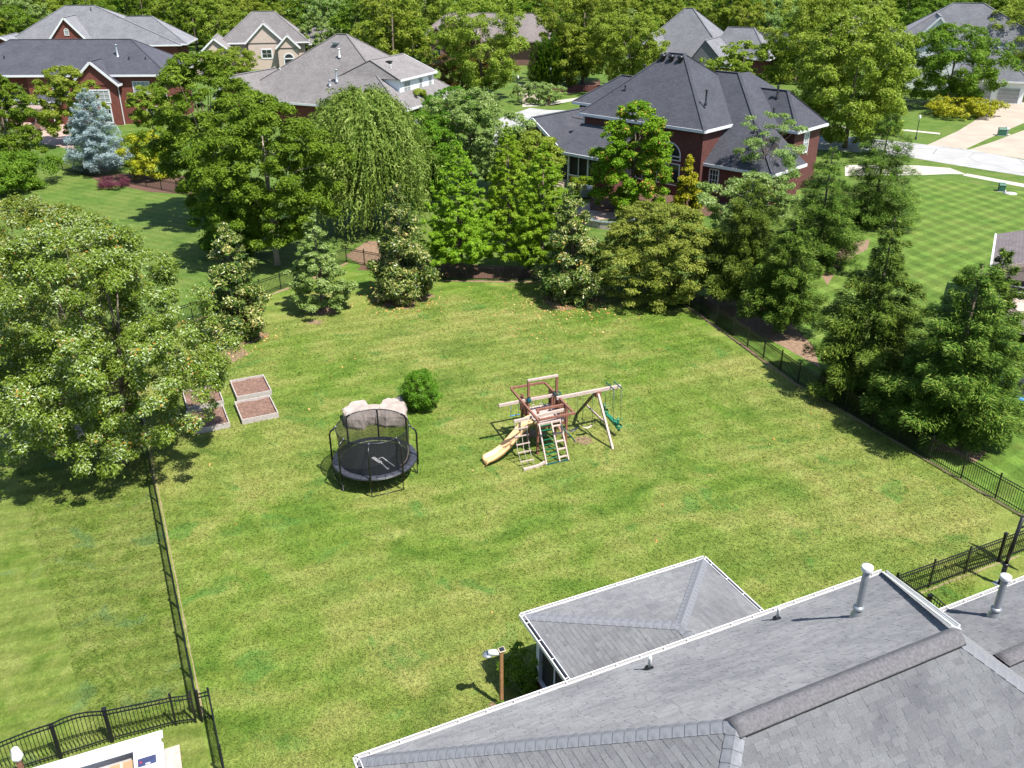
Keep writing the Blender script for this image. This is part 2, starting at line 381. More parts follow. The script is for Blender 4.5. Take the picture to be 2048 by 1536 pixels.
# ------------------------------------------------------------------ the ground
def sheet(name, pts, z, mat, kind='structure', label=None):
    P = [(p[0], p[1], z) for p in pts]
    a = sum(P[i][0] * P[(i + 1) % len(P)][1] - P[(i + 1) % len(P)][0] * P[i][1] for i in range(len(P)))
    if a < 0: P.reverse()
    o = MB().poly(P).build(name, mat); o['kind'] = kind
    if label: o['label'] = label
    return o
def blob(cx, cy, rx, ry, n=18, wob=.16, seed=0, rz=0):
    r_ = random.Random(seed); out = []
    for k in range(n):
        t = 2 * math.pi * k / n; q = 1 + r_.uniform(-wob, wob)
        x, y = rx * q * math.cos(t), ry * q * math.sin(t)
        out.append((cx + x * math.cos(rz) - y * math.sin(rz), cy + x * math.sin(rz) + y * math.cos(rz)))
    return out
PX = lambda *ps: [G(*p)[:2] for p in ps]
sheet('ground', [(-2500, -600), (2500, -600), (2500, 5200), (-2500, 5200)], 0, M['ground'])
YARD = [(-.2, 5), (33.0, 5), (32.6, 17.4), (32.6, 33), (33.6, 40), (34.4, 47.6), (31.1, 51.9), (21, 57.2), (16, 64), (10.2, 60), (3.9, 56.7), (-.2, 54.5)]
sheet('lawn', [uv(*p)[:2] for p in YARD], .004, M['lawn'])
sheet('neighbour_lawn', [uv(-.2, 5)[:2], uv(-.2, 54.5)[:2], uv(-25, 60)[:2], uv(-40, 40)[:2], uv(-40, 5)[:2]], .004, M['lawn_left'])
sheet('striped_lawn', [uv(32.7, 17.2)[:2], uv(32.7, 33)[:2], uv(33.7, 40)[:2], uv(34.6, 48)[:2]] + PX((1690, 460), (1780, 400), (1838, 352), (2070, 386)) + [(70, 62), (60, 30)], .004, M['lawn_right'])
sheet('road', PX((1190, 238), (1500, 262), (1700, 274), (1815, 285), (1936, 299), (2060, 322), (2060, 354), (1896, 328), (1833, 317), (1700, 303), (1400, 285), (1190, 276), (1090, 300), (985, 310), (990, 240), (1060, 216), (1096, 220), (1150, 221)), .012, M['road'])
sheet('driveway', PX((1850, 292), (1916, 262), (1958, 236), (1990, 198), (2070, 190), (2070, 236), (1966, 282), (1930, 299)), .008, M['drive'])
sheet('driveway', PX((1936, 300), (1985, 284), (2070, 252), (2070, 322)), .008, M['drive'])
sheet('driveway', PX((1690, 330), (1836, 331), (1900, 336), (1934, 349), (1900, 348), (1850, 350), (1690, 352)), .008, M['walk'])
sheet('pavement', PX((1934, 347), (2060, 370), (2060, 377), (1925, 351)), .010, M['walk'])
sheet('pavement', PX((1640, 250), (1812, 259), (1880, 266), (1880, 269), (1812, 262), (1640, 254)), .010, M['walk'])
sheet('pavement', PX((1045, 207), (1100, 203), (1150, 196), (1190, 190), (1190, 194), (1150, 201), (1100, 211), (1045, 214)), .014, M['walk'])
sheet('driveway', PX((1036, 168), (1115, 174), (1092, 185), (1075, 204), (1040, 208)), .008, M['drive'])
sheet('meadow', [(-60, 440), (-12, 440), (20, 700), (-90, 700)], .004, M['meadow'])
sheet('meadow', [(95, 250), (135, 250), (230, 700), (120, 700)], .004, M['meadow'])
sheet('patio', PX((28, 232), (130, 222), (150, 300), (85, 287), (30, 262)), .008, M['paver'])
sheet('patio', PX((1150, 408), (1235, 402), (1232, 438), (1180, 440), (1140, 430)), .008, M['paver'])
for i, (pts, mt) in enumerate([
    (PX((175, 350), (300, 346), (420, 356), (430, 392), (300, 384), (195, 362)), 'mulch'),
    (PX((1390, 600), (1480, 572), (1560, 628), (1625, 690), (1640, 735), (1560, 690), (1460, 640)), 'soil'),
    (PX((1640, 548), (1690, 490), (1740, 478), (1735, 498), (1680, 530), (1655, 570)), 'soil'),
    (PX((1840, 880), (1905, 872), (1972, 905), (1950, 926), (1900, 905), (1860, 900)), 'soil'),
    (PX((-40, 850), (60, 836), (150, 838), (172, 872), (122, 893), (40, 876), (-40, 872)), 'path'),
    (PX((690, 512), (735, 482), (790, 484), (800, 520), (770, 530), (720, 528)), 'soil'),
    (PX((395, 742), (430, 705), (478, 690), (500, 708), (455, 730)), 'soil'),
    (PX((1180, 385), (1480, 395), (1470, 430), (1330, 436), (1180, 420)), 'mulch'),
    (PX((1100, 182), (1165, 165), (1200, 160), (1200, 176), (1130, 190)), 'mulch'),
    (blob(-3.5, 62.6, 7.5, 1.5, seed=5, rz=-.12), 'mulch')]):  # last bed: dark mulch colour stands in for shade under the feathery trees
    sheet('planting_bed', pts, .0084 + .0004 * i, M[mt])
for i, (x, y, r_) in enumerate([(480, 672, 1.5), (805, 598, 1.9), (1140, 600, 1.9), (645, 620, 1.1), (1100, 556, 1.5), (1003, 1416, .38), (1068, 868, .5), (1166, 880, .5), (630, 645, .5)]):
    p = G(x, y); sheet('bare_earth', blob(p[0], p[1], r_, r_ * .8, 22, .3, i), .0124 + .0003 * i, M['soil'])
def strip(u0, v0, u1, v1, wd, z, mat, name='bare_earth'):
    a, b = Vector((u0, v0)), Vector((u1, v1)); d = (b - a); L = d.length; d /= L; s_ = Vector((-d.y, d.x)); l_, r_ = [], []
    n = int(L / .5) + 1; q = random.Random(int(u0 * 10 + v0))
    for k in range(n + 1):
        p = a + d * (L * k / n); l_.append(p + s_ * wd * q.uniform(.2, 1)); r_.append(p - s_ * wd * q.uniform(.2, 1))
    sheet(name, [uv(*p)[:2] for p in l_ + r_[::-1]], z, mat)
strip(32.5, 17.6, 32.5, 33, .12, .016, M['straw_edge']); strip(32.5, 33, 34.2, 47.4, .16, .0162, M['soil'])
strip(-.10, 22.4, -.10, 52, .045, .0164, M['straw_edge']); strip(4, 56.5, 10.4, 59.8, .25, .0166, M['straw_edge']); strip(10.4, 59.8, 16, 63.7, .25, .0168, M['soil'])
strip(21, 57, 31, 51.8, .25, .017, M['soil']); strip(23.4, 17.3, 30, 17.3, .07, .0172, M['straw_edge']); strip(19.4, 16.0, 30, 16.0, .35, .0174, M['walk'], 'pavement')

# ------------------------------------------------------------------ fences
PK = MB().box((0, 0, .56), (.018, .018, 1.12)).mesh('picket', M['black'])
PO = MB().box((0, 0, .625), (.055, .055, 1.25)).box((0, 0, 1.265), (.072, .072, .03)).mesh('post', M['black'])
def fence(label, pts, panel=1.85, singles=300, arch=None, gap=.105, big=None):
    root = empty('metal_fence', uv(*pts[0]), 0, label, 'fence'); bx, by, _ = uv(*pts[0])
    pk = []
    for s in range(len(pts) - 1):
        a, b = Vector(pts[s]), Vector(pts[s + 1]); L = (b - a).length; n = max(1, round(L / panel)); d = (b - a) / L
        ang = math.atan2(d.y, d.x) + A25
        for k in range(n + 1):
            if k == n and s < len(pts) - 2: continue
            p = uv(*(a + d * (L * k / n))); o = link('post', PO, root, (p[0] - bx, p[1] - by, 0), ang)
            if big and (s, k) in big: o.scale = (1.9, 1.9, 1.04)
        for k in range(n):
            p, q = a + d * (L * k / n), a + d * (L * (k + 1) / n); P, Q = uv(*p), uv(*q); PL = L / n
            af = (arch or {}).get((s, k)); hf = (lambda t: 0) if af is None else af
            for zz in (1.13, .99, .16):
                mb = MB()
                if af is None or zz < .5: mb.beam((P[0] - bx, P[1] - by, zz), (Q[0] - bx, Q[1] - by, zz), .03, .034)
                else:
                    for e in range(8):
                        t0, t1 = e / 8, (e + 1) / 8
                        mb.beam((P[0] + (Q[0] - P[0]) * t0 - bx, P[1] + (Q[1] - P[1]) * t0 - by, zz + hf(t0)), (P[0] + (Q[0] - P[0]) * t1 - bx, P[1] + (Q[1] - P[1]) * t1 - by, zz + hf(t1)), .03, .034)
                mb.build('rail', M['black'], root)
            m = max(1, int(PL / gap))
            for e in range(1, m):
                t = e / m; pk.append((P[0] + (Q[0] - P[0]) * t, P[1] + (Q[1] - P[1]) * t, ang, 1 + hf(t) / 1.12))
    pk.sort(key=lambda p: p[0] ** 2 + p[1] ** 2)
    for (x, y, a_, sc) in pk[:singles]:
        o = link('picket', PK, root, (x - bx, y - by, 0), a_)
        if abs(sc - 1) > .004: o.scale = (1, 1, sc)
    if len(pk) > singles:
        mb = MB()
        for (x, y, a_, sc) in pk[singles:]: mb.box((x - bx, y - by, .56), (.018, .018, 1.12), a_)
        mb.build('picket_row', M['black'], root)['kind'] = 'stuff'
    return root
fence('black metal fence down the right edge of the big lawn, under the spruces', [(32.6, 15.2), (32.6, 33), (33.6, 40), (34.4, 47.6)])
fence('black metal fence seen edge-on between the left lawn and the big lawn', [(-.2, 22.25), (-.2, 54.5)])
fence('black metal fence running diagonally behind the light green tree and left magnolia', [(-.2, 54.5), (3.9, 56.7), (10.2, 60), (16, 64)], singles=0)
fence('black metal fence across the back of the lawn under the feathery trees', [(16, 64), (21, 57.2), (31.1, 51.9), (34.4, 47.6)], singles=0)
fence('black metal fence with a dark post at each end beside the basketball pole', [(23.35, 17.4), (32.6, 17.4)], singles=120, big={(0, 3)})
def gate_arc(t): return .3 * math.sin(math.pi * (t * .5 + .5)) - .02
fence('short arched black metal gate meeting the grey-roofed house wall', [(23.35, 17.4), (23.35, 16.0), (23.35, 14.5)], 1.5, 60, {(1, 0): gate_arc}, big={(1, 0)})
fence('black metal fence with arched top behind the white storage bin', [(-8.2, 22.5), (-6.0, 22.5), (-4.1, 22.5), (-2.7, 22.5), (-.9, 22.35), (-.34, 22.2)], 2.3, 150,
      {(0, 0): lambda t: -.1 * t, (1, 0): lambda t: .22 * math.sin(t * math.pi * .5), (2, 0): lambda t: .22 - .12 * t + .14 * math.sin(t * math.pi), (3, 0): lambda t: .1 * (1 - t)}, big={(2, 0), (3, 0)})
fence('black metal fence stub turning the corner at bottom left lawn edge', [(-.15, 22.15), (.17, 22.12), (.14, 15.0)], 2.2, 100)
def gfence(label, a, b, h=1.1):
    root = empty('metal_fence', (a[0], a[1], 0), 0, label, 'fence'); L = math.dist(a, b); n = max(1, round(L / 2.4)); ang = math.atan2(b[1] - a[1], b[0] - a[0])
    for k in range(n + 1): link('post', PO, root, ((b[0] - a[0]) * k / n, (b[1] - a[1]) * k / n, 0), ang)
    for zz in (1.1, .96, .15): MB().beam((0, 0, zz), (b[0] - a[0], b[1] - a[1], zz), .03, .034).build('rail', M['black'], root)
    mb = MB(); m = int(L / .11)
    for e in range(m): mb.box(((b[0] - a[0]) * e / m, (b[1] - a[1]) * e / m, .56), (.018, .018, 1.12), ang)
    mb.build('picket_row', M['black'], root)['kind'] = 'stuff'
gfence('distant black metal fence along the mulch bed by the blue spruce', G(100, 336)[:2], G(420, 400)[:2])

# ------------------------------------------------------------------ the grey-roofed house in front (frame turned 25 degrees)
H0 = empty('grey_roof_house', (0, 0, 0), A25, 'grey shingled house in front with a hip roof, ridge vent and screened porch', 'house')
def roofpart(name, polys, mat, parent):
    mb = MB()
    for p in polys: mb.poly(p)
    return mb.build(name, mat, parent)
def clip_poly(poly, clip):
    out = poly
    n = len(clip)
    for i in range(n):
        a, b = clip[i], clip[(i + 1) % n]; inp, out = out, []
        side = lambda p: (b[0] - a[0]) * (p[1] - a[1]) - (b[1] - a[1]) * (p[0] - a[0])
        for j in range(len(inp)):
            p, q = inp[j], inp[(j + 1) % len(inp)]; sp, sq = side(p), side(q)
            if sp >= 0: out.append(p)
            if sp * sq < 0: t = sp / (sp - sq); out.append((p[0] + (q[0] - p[0]) * t, p[1] + (q[1] - p[1]) * t))
        if not out: return []
    return out
TABS = {}
WQ = [.16, .22, .28, .34, .40]
E0 = .143
for wq in WQ:
    for tv, th in enumerate((.007, .013)):
        mb = MB(); x = wq - .004; L = E0 + .012
        mb.add([(0, -.003, 0), (x, -.003, 0), (x, L, -.001), (0, L, -.001), (0, -.003, th), (x, -.003, th), (x, L, .002), (0, L, .002)], [(4, 5, 6, 7), (0, 1, 5, 4), (1, 2, 6, 5), (3, 0, 4, 7)])
        TABS[(wq, tv)] = mb.mesh('shingle', M['sh_obj'])
singles_pool = []
def shingle_plane(poly, parent, seed, pool=True):
    """lays courses of tabs on one roof plane; poly in house coordinates, first edge is the eave"""
    P = [Vector(p) for p in poly]; h = (P[1] - P[0]).normalized(); nrm = (P[1] - P[0]).cross(P[2] - P[0]).normalized()
    if nrm.z < 0: nrm = -nrm
    up = nrm.cross(h).normalized()
    if up.z < 0: up = -up; h = -h
    O = P[0]; q2 = [((p - O).dot(h), (p - O).dot(up)) for p in P]
    ar = sum(q2[i][0] * q2[(i + 1) % len(q2)][1] - q2[(i + 1) % len(q2)][0] * q2[i][1] for i in range(len(q2)))
    if ar < 0: q2.reverse()
    x0, x1 = min(q[0] for q in q2), max(q[0] for q in q2); y1 = max(q[1] for q in q2)
    r_ = random.Random(seed); vs, fs, rn = [], [], []
    base = O + nrm * .004
    Mt = Matrix((h, up, nrm)).transposed()
    row = 0; y = 0.0
    while y < y1:
        x = x0 - r_.uniform(0, .4); tv = 0
        while x < x1:
            wq = r_.choice(WQ); tv = 1 - tv if r_.random() < .75 else tv; jit = -r_.choice((0, 0, .006, .012)) * tv
            rect = [(x, y + jit), (x + wq - .004, y + jit), (x + wq - .004, y + E0 + .012), (x, y + E0 + .012)]
            c = clip_poly(rect, q2)
            if len(c) >= 3:
                full = len(c) == 4 and all(abs(a[0] - b[0]) < 1e-6 and abs(a[1] - b[1]) < 1e-6 for a, b in zip(c, rect))
                if full and pool: singles_pool.append((base + h * x + up * (y + jit), Mt, wq, tv, parent))
                else: tab2(vs, fs, rn, c, y, tv, base, h, up, nrm, r_.random())
            x += wq
        y += E0; row += 1
    return (vs, fs, rn)
def tab2(vs, fs, rn, c, y, tv, base, h, up, nrm, r):
    th = (.007, .013)[tv]; n = len(c); k = len(vs)
    for z in (0, 1):
        for p in c:
            t = max(0, min(1, (p[1] - y) / E0)); zz = (th * (1 - t) + .002 * t) if z else -.001
            vs.append(base + h * p[0] + up * p[1] + nrm * zz)
    fs.append(tuple(range(k + n, k + 2 * n))); rn.append(r)
    for i in range(n):
        j = (i + 1) % n; fs.append((k + i, k + j, k + n + j, k + n + i)); rn.append(r)
def field(name, data, mat, parent):
    vs, fs, rn = data; me = bpy.data.meshes.new(name); me.from_pydata([tuple(v) for v in vs], [], fs)
    at = me.attributes.new('rnd', 'FLOAT', 'FACE'); at.data.foreach_set('value', rn); me.materials.append(mat)
    o = link(name, me, parent); o['kind'] = 'stuff'; return o
PIT = .72
ze, u0, u1, v0, v1 = 4.3, 3.06, 19.36, 3.35, 14.95; vr = 9.15; zr = ze + 5.8 * PIT; ur = u0 + 5.8; ur2 = 14.45
mainroof = roofpart('roof', [[(u0, v1, ze), (ur, vr, zr), (ur2, vr, zr), (u1, v1, ze)], [(u0, v0, ze), (u1, v0, ze), (ur2, vr, zr), (ur, vr, zr)], [(u0, v0, ze), (ur, vr, zr), (u0, v1, ze)], [(u1, v1, ze), (ur2, vr, zr), (u1, v0, ze)]], M['cap'], H0)
D = [shingle_plane([(u1, v1, ze), (u0, v1, ze), (ur, vr, zr), (ur2, vr, zr)], mainroof, 1, False),
     shingle_plane([(u0, v0, ze), (u1, v0, ze), (ur2, vr, zr), (ur, vr, zr)], mainroof, 2), shingle_plane([(u1, v0, ze), (u1, v1, ze), (ur2, vr, zr)], mainroof, 9, False),
     shingle_plane([(u0, v1, ze), (u0, v0, ze), (ur, vr, zr)], mainroof, 3)]
pz, pu0, pu1, pv1 = 3.0, 9.38, 16.0, 19.18; pr = (pu1 - pu0) / 2; pm = .31; pa = (pu0 + pr, pv1 - pr, pz + pr * pm); pb = (pu0 + pr, 14.9, pa[2])
porch = roofpart('porch_roof', [[(pu0, pv1, pz), pa, (pu1, pv1, pz)], [(pu0, 14.9, pz), pb, pa, (pu0, pv1, pz)], [(pu1, pv1, pz), pa, pb, (pu1, 14.9, pz)]], M['cap'], H0)
DP = [shingle_plane([(pu1, pv1, pz), (pu0, pv1, pz), pa], porch, 4, False), shingle_plane([(pu0, pv1, pz), (pu0, 14.9, pz), pb, pa], porch, 5, False), shingle_plane([(pu1, 14.9, pz), (pu1, pv1, pz), pa, pb], porch, 6, False)]
wz, wv1, wvr = 3.0, 13.9, 10.9; wzr = wz + 3 * .43; wu0, wu1 = 19.5, 31
wing = roofpart('wing_roof', [[(wu0, wv1, wz), (wu0, wvr, wzr), (wu1, wvr, wzr), (wu1, wv1, wz)], [(wu0, 6.5, wzr - 4.4 * .43), (wu1, 6.5, wzr - 4.4 * .43), (wu1, wvr, wzr), (wu0, wvr, wzr)]], M['cap'], H0)
DW = [shingle_plane([(wu1, wv1, wz), (wu0, wv1, wz), (wu0, wvr, wzr), (wu1, wvr, wzr)], wing, 7, False), shingle_plane([(wu0, 6.5, wzr - 4.4 * .43), (wu1, 6.5, wzr - 4.4 * .43), (wu1, wvr, wzr), (wu0, wvr, wzr)], wing, 8, False)]
# the 300 tabs that show largest stay single pieces, the rest of the field is joined
def inview(p):
    q = uv(p.x, p.y, p.z); d = q[1] * _c - (q[2] - CAM_H) * _s; return abs(q[0] / d * FPX) < 1015 and (768 - FPX * (q[1] * _s + (q[2] - CAM_H) * _c) / d) < 1525
vis = [t for t in singles_pool if inview(t[0])]; vis.sort(key=lambda t: (Vector(uv(*t[0])) - Vector((0, 0, CAM_H))).length); keep = set(id(t) for t in vis[:300])
extra = ([], [], [])
for t in singles_pool:
    p, Mt, wq, tv, par = t
    if id(t) in keep:
        o = link('shingle', TABS[(wq, tv)], par); o.matrix_local = Matrix.Translation(p) @ Mt.to_4x4()
    else:
        h, up, nr = Mt.col[0], Mt.col[1], Mt.col[2]
        tab2(*extra, [(0, -.003), (wq - .004, -.003), (wq - .004, E0 + .012), (0, E0 + .012)], 0, tv, p, h, up, nr, random.random())
def joined(*ds):
    vs, fs, rn = [], [], []
    for d in ds:
        n = len(vs); vs += d[0]; fs += [tuple(i + n for i in f) for f in d[1]]; rn += d[2]
    return vs, fs, rn
field('shingle_field', joined(extra, *D), M['sh_att'], mainroof); field('shingle_field', joined(*DP), M['sh_att'], porch); field('shingle_field', joined(*DW), M['sh_att'], wing)
def caps(a, b, parent, na, nb, wd=.165, ex=.2, seed=0):
    """cap shingles folded over a hip or ridge; na/nb = normals of the two planes"""
    a, b = Vector(a), Vector(b); d = (b - a); L = d.length; d /= L; na, nb = Vector(na).normalized(), Vector(nb).normalized()
    sa = d.cross(na).normalized(); sb = d.cross(nb).normalized(); sa = -sa if sa.dot(nb) > 0 else sa; sb = -sb if sb.dot(na) > 0 else sb; mid = (na + nb).normalized()
    mb = MB(); Lc = ex + .04
    th0, th1 = .034, .018
    rows = []
    for (x, th) in ((0, th0), (Lc, th1)):
        X = d * x; rows.append([X + sa * wd + na * (th - .012), X + sa * wd + na * th, X + sa * .03 + na * (th + .006), X + mid * (th + .012), X + sb * .03 + nb * (th + .006), X + sb * wd + nb * th, X + sb * wd + nb * (th - .012)])
    mb.add(rows[0] + rows[1], [(k, k + 1, k + 8, k + 7) for k in range(6)] + [(0, 1, 2, 3, 4, 5, 6)])
    me = mb.mesh('cap_shingle', M['cap']); n = int(L / ex); r_ = random.Random(seed)
    for i in range(n):
        o = link('cap_shingle', me, parent, a + d * (i * L / n + r_.uniform(-.006, .006)))
nF, nN, nL = (0, PIT, 1), (0, -PIT, 1), (-PIT, 0, 1)
caps((u0, v1, ze), (ur, vr, zr), mainroof, nF, nL, .19, .25, 1); caps((u0, v0, ze), (ur, vr, zr), mainroof, nN, nL, .19, .25, 2)
caps((pu0, pv1, pz), pa, porch, (0, pm, 1), (-pm, 0, 1), .18, .25, 3); caps((pu1, pv1, pz), pa, porch, (0, pm, 1), (pm, 0, 1), .18, .25, 4); caps(pb, pa, porch, (-pm, 0, 1), (pm, 0, 1), .18, .25, 5)
def ridge_vent(a, b, parent, pit):
    mb = MB(); n = 40; vs, fs = [], []; r_ = random.Random(3)
    for i in range(n + 1):
        x = a[0] + (b[0] - a[0]) * i / n
        for k in range(7):
            t = (k - 3) / 3; yy = t * .24; zz = .06 - abs(t) ** 1.5 * .24 * pit + r_.uniform(-.006, .006)
            vs.append((x, a[1] + yy, a[2] + zz))
    for i in range(n):
        for k in range(6): fs.append((i * 7 + k, i * 7 + k + 1, (i + 1) * 7 + k + 1, (i + 1) * 7 + k))
    for i in (0, n): fs.append(tuple(i * 7 + k for k in range(7)))
    mb.add(vs, fs, True)
    for s_ in (-1, 1): mb.beam((a[0], a[1] + s_ * .235, a[2] - .24 * pit + .045), (b[0], a[1] + s_ * .235, a[2] - .24 * pit + .035), .012, .02)
    rv = mb.build('ridge_vent', M['vent'], parent); mb = MB()
    for s_ in (-1, 1): mb.beam((a[0], a[1] + s_ * .238, a[2] - .24 * pit + .012), (b[0], a[1] + s_ * .238, a[2] - .24 * pit + .012), .014, .045)
    mb.build('vent_dark_strip', M['black'], rv)  # black strip below each lower edge of the vent
ridge_vent((ur - .1, vr, zr + .02), (ur2 + .1, vr, zr + .02), mainroof, PIT); ridge_vent((wu0, wvr, wzr + .02), (wu1, wvr, wzr + .02), wing, .43)
# pale metal flashing along the far right hip, cap shingles on the near one
nR = (zr - ze, 0, u1 - ur2); caps((u1, v0, ze), (ur2, vr, zr), mainroof, nN, nR, .19, .25, 6)
_a, _b = Vector((u1, v1, ze + .035)), Vector((ur2 + .1, vr + .1, zr + .035)); MB().beam(_a + Vector((.06, .0, 0)), _b + Vector((.06, 0, 0)), .2, .02, up=(.5, .3, .8)).beam(_a + Vector((.15, .0, .015)), _b + Vector((.15, 0, .015)), .03, .05).build('hip_flashing', M['gutter'], H0)
def gutter(a, b, out, straps=.75, parent=H0, z=None):
    a, b, o = Vector(a), Vector(b), Vector(out)
    mb = MB(); mb.beam(a + o * .125 + Vector((0, 0, -.045)), b + o * .125 + Vector((0, 0, -.045)), .012, .125); mb.beam(a + o * .06 + Vector((0, 0, -.10)), b + o * .06 + Vector((0, 0, -.10)), .13, .012)
    mb.beam(a + o * .118 + Vector((0, 0, .02)), b + o * .118 + Vector((0, 0, .02)), .034, .016); mb.beam(a - o * .006 + Vector((0, 0, -.06)), b - o * .006 + Vector((0, 0, -.06)), .02, .2)
    gt = mb.build('gutter', M['gutter'], parent)
    MB().beam(a + o * .06 + Vector((0, 0, -.085)), b + o * .06 + Vector((0, 0, -.085)), .108, .014).build('channel_floor', M['gutter_in'], gt)  # very dark strip along the channel floor
    L = (b - a).length; n = int(L / straps); d = (b - a) / L; sm_ = MB().beam((0, 0, 0), o * .12, .028, .012).mesh('strap', M['gutter'])
    for i in range(n): link('strap', sm_, gt, a + d * ((i + .5) * L / n))
gutter((u0 - .1, v1 + .02, ze), (u1 + .1, v1 + .02, ze), (0, 1, 0)); gutter((u0 - .02, v0, ze), (u0 - .02, v1 + .1, ze), (-1, 0, 0))
gutter((pu0 - .1, pv1 + .02, pz), (pu1 + .1, pv1 + .02, pz), (0, 1, 0)); gutter((pu0 - .02, 15.1, pz), (pu0 - .02, pv1 + .1, pz), (-1, 0, 0)); gutter((pu1 + .02, 15.1, pz), (pu1 + .02, pv1 + .1, pz), (1, 0, 0))
gutter((wu0, wv1 + .02, wz), (wu1, wv1 + .02, wz), (0, 1, 0))
mb = MB(); mb.b2(u0 + .4, u1 - .3, v0 + .4, v1 - .45, 0, ze - .05); mb.b2(wu0 - .2, wu1, 7, wv1 - .5, 0, wz - .05)
mb.build('wall', M['brick'], H0)
MB().b2(u0 + .02, u1 - .05, v1 - .44, v1 - .02, ze - .16, ze - .13).b2(u0 + .02, u0 + .42, v0, v1 - .45, ze - .16, ze - .13).b2(pu0 + .02, pu1 - .02, 15, pv1 - .02, pz - .17, pz - .14).b2(wu0, wu1, wv1 - .49, wv1 - .02, wz - .16, wz - .13).build('soffit', M['trim'], H0)
# porch body: brick knee wall, white columns, dark screens
MB().b2(pu0 + .3, pu1 - .3, pv1 - .45, pv1 - .3, 0, .62).b2(pu0 + .3, pu0 + .45, 14.6, pv1 - .46, 0, .62).b2(pu1 - .45, pu1 - .3, 14.6, pv1 - .46, 0, .62).build('knee_wall', M['brick'], H0)
MB().b2(pu0 + .27, pu1 - .27, pv1 - .47, pv1 - .27, .62, .67).b2(pu0 + .27, pu0 + .47, 14.6, pv1 - .48, .62, .67).b2(pu1 - .47, pu1 - .27, 14.6, pv1 - .48, .62, .67).build('sill', M['trim'], H0)
for (x, y) in [(pu0 + .37, pv1 - .37), (pu1 - .37, pv1 - .37), (pu0 + 2.4, pv1 - .37), (pu0 + 4.4, pv1 - .37)]: MB().b2(x - .1, x + .1, y - .1, y + .1, .67, pz - .17).build('column', M['trim'], H0)
for y in (pv1 - 1.35, pv1 - 2.4, pv1 - 3.5): MB().b2(pu0 + .34, pu0 + .41, y - .04, y + .04, .67, pz - .17).build('mullion', M['trim'], H0)
for y in (pv1 - 1.35, pv1 - 2.4, pv1 - 3.5): MB().b2(pu1 - .41, pu1 - .34, y - .04, y + .04, .67, pz - .17).build('mullion', M['trim'], H0)
MB().b2(pu0 + .38, pu0 + .39, 14.6, pv1 - .5, .67, pz - .2).build('screen', M['screen'], H0); MB().b2(pu1 - .39, pu1 - .38, 14.6, pv1 - .5, .67, pz - .2).build('screen', M['screen'], H0); MB().b2(pu0 + .5, pu1 - .5, pv1 - .38, pv1 - .37, .67, pz - .2).build('screen', M['screen'], H0)
# roof pipes
def flue(u_, v_, z_, h, r_):
    f = MB().lathe([(r_ * 2.1, -.14), (r_ * 1.9, .05), (r_ * 1.15, .24), (r_ * 1.05, .28)], (u_, v_, z_), 20).lathe([(r_ * 1.55, .25), (r_ * 1.6, .31), (r_ * 1.0, .34)], (u_, v_, z_), 20).build('flue', M['metal'], H0)
    MB().lathe([(r_, .2), (r_, h - .1)], (u_, v_, z_), 20).build('pipe', M['metal'], f)
    MB().lathe([(0, h + .06), (r_ * 1.6, h + .055), (r_ * 1.68, h + .03), (r_ * 1.68, h - .035), (r_ * 1.6, h - .07), (r_ * .9, h - .09)], (u_, v_, z_), 20).build('cap', M['gutter'], f)
flue(15.25, 12.22, ze + (v1 - 12.22) * PIT, 1.5, .085); flue(21.75, 12.75, wz + (wv1 - 12.75) * .43, 1.45, .095)
def stub(u_, v_):
    z_ = ze + (v1 - v_) * PIT
    f = MB().lathe([(.13, -.1), (.125, .04), (.07, .1)], (u_, v_, z_), 14).build('vent_boot', M['black'], H0)
    MB().tube([(u_, v_, z_), (u_, v_, z_ + .36), (u_ - .015, v_ + .0, z_ + .42)], .048, 12).build('pipe', M['white_pl'], f)
stub(10.3, 13.92); stub(14.62, 14.2)
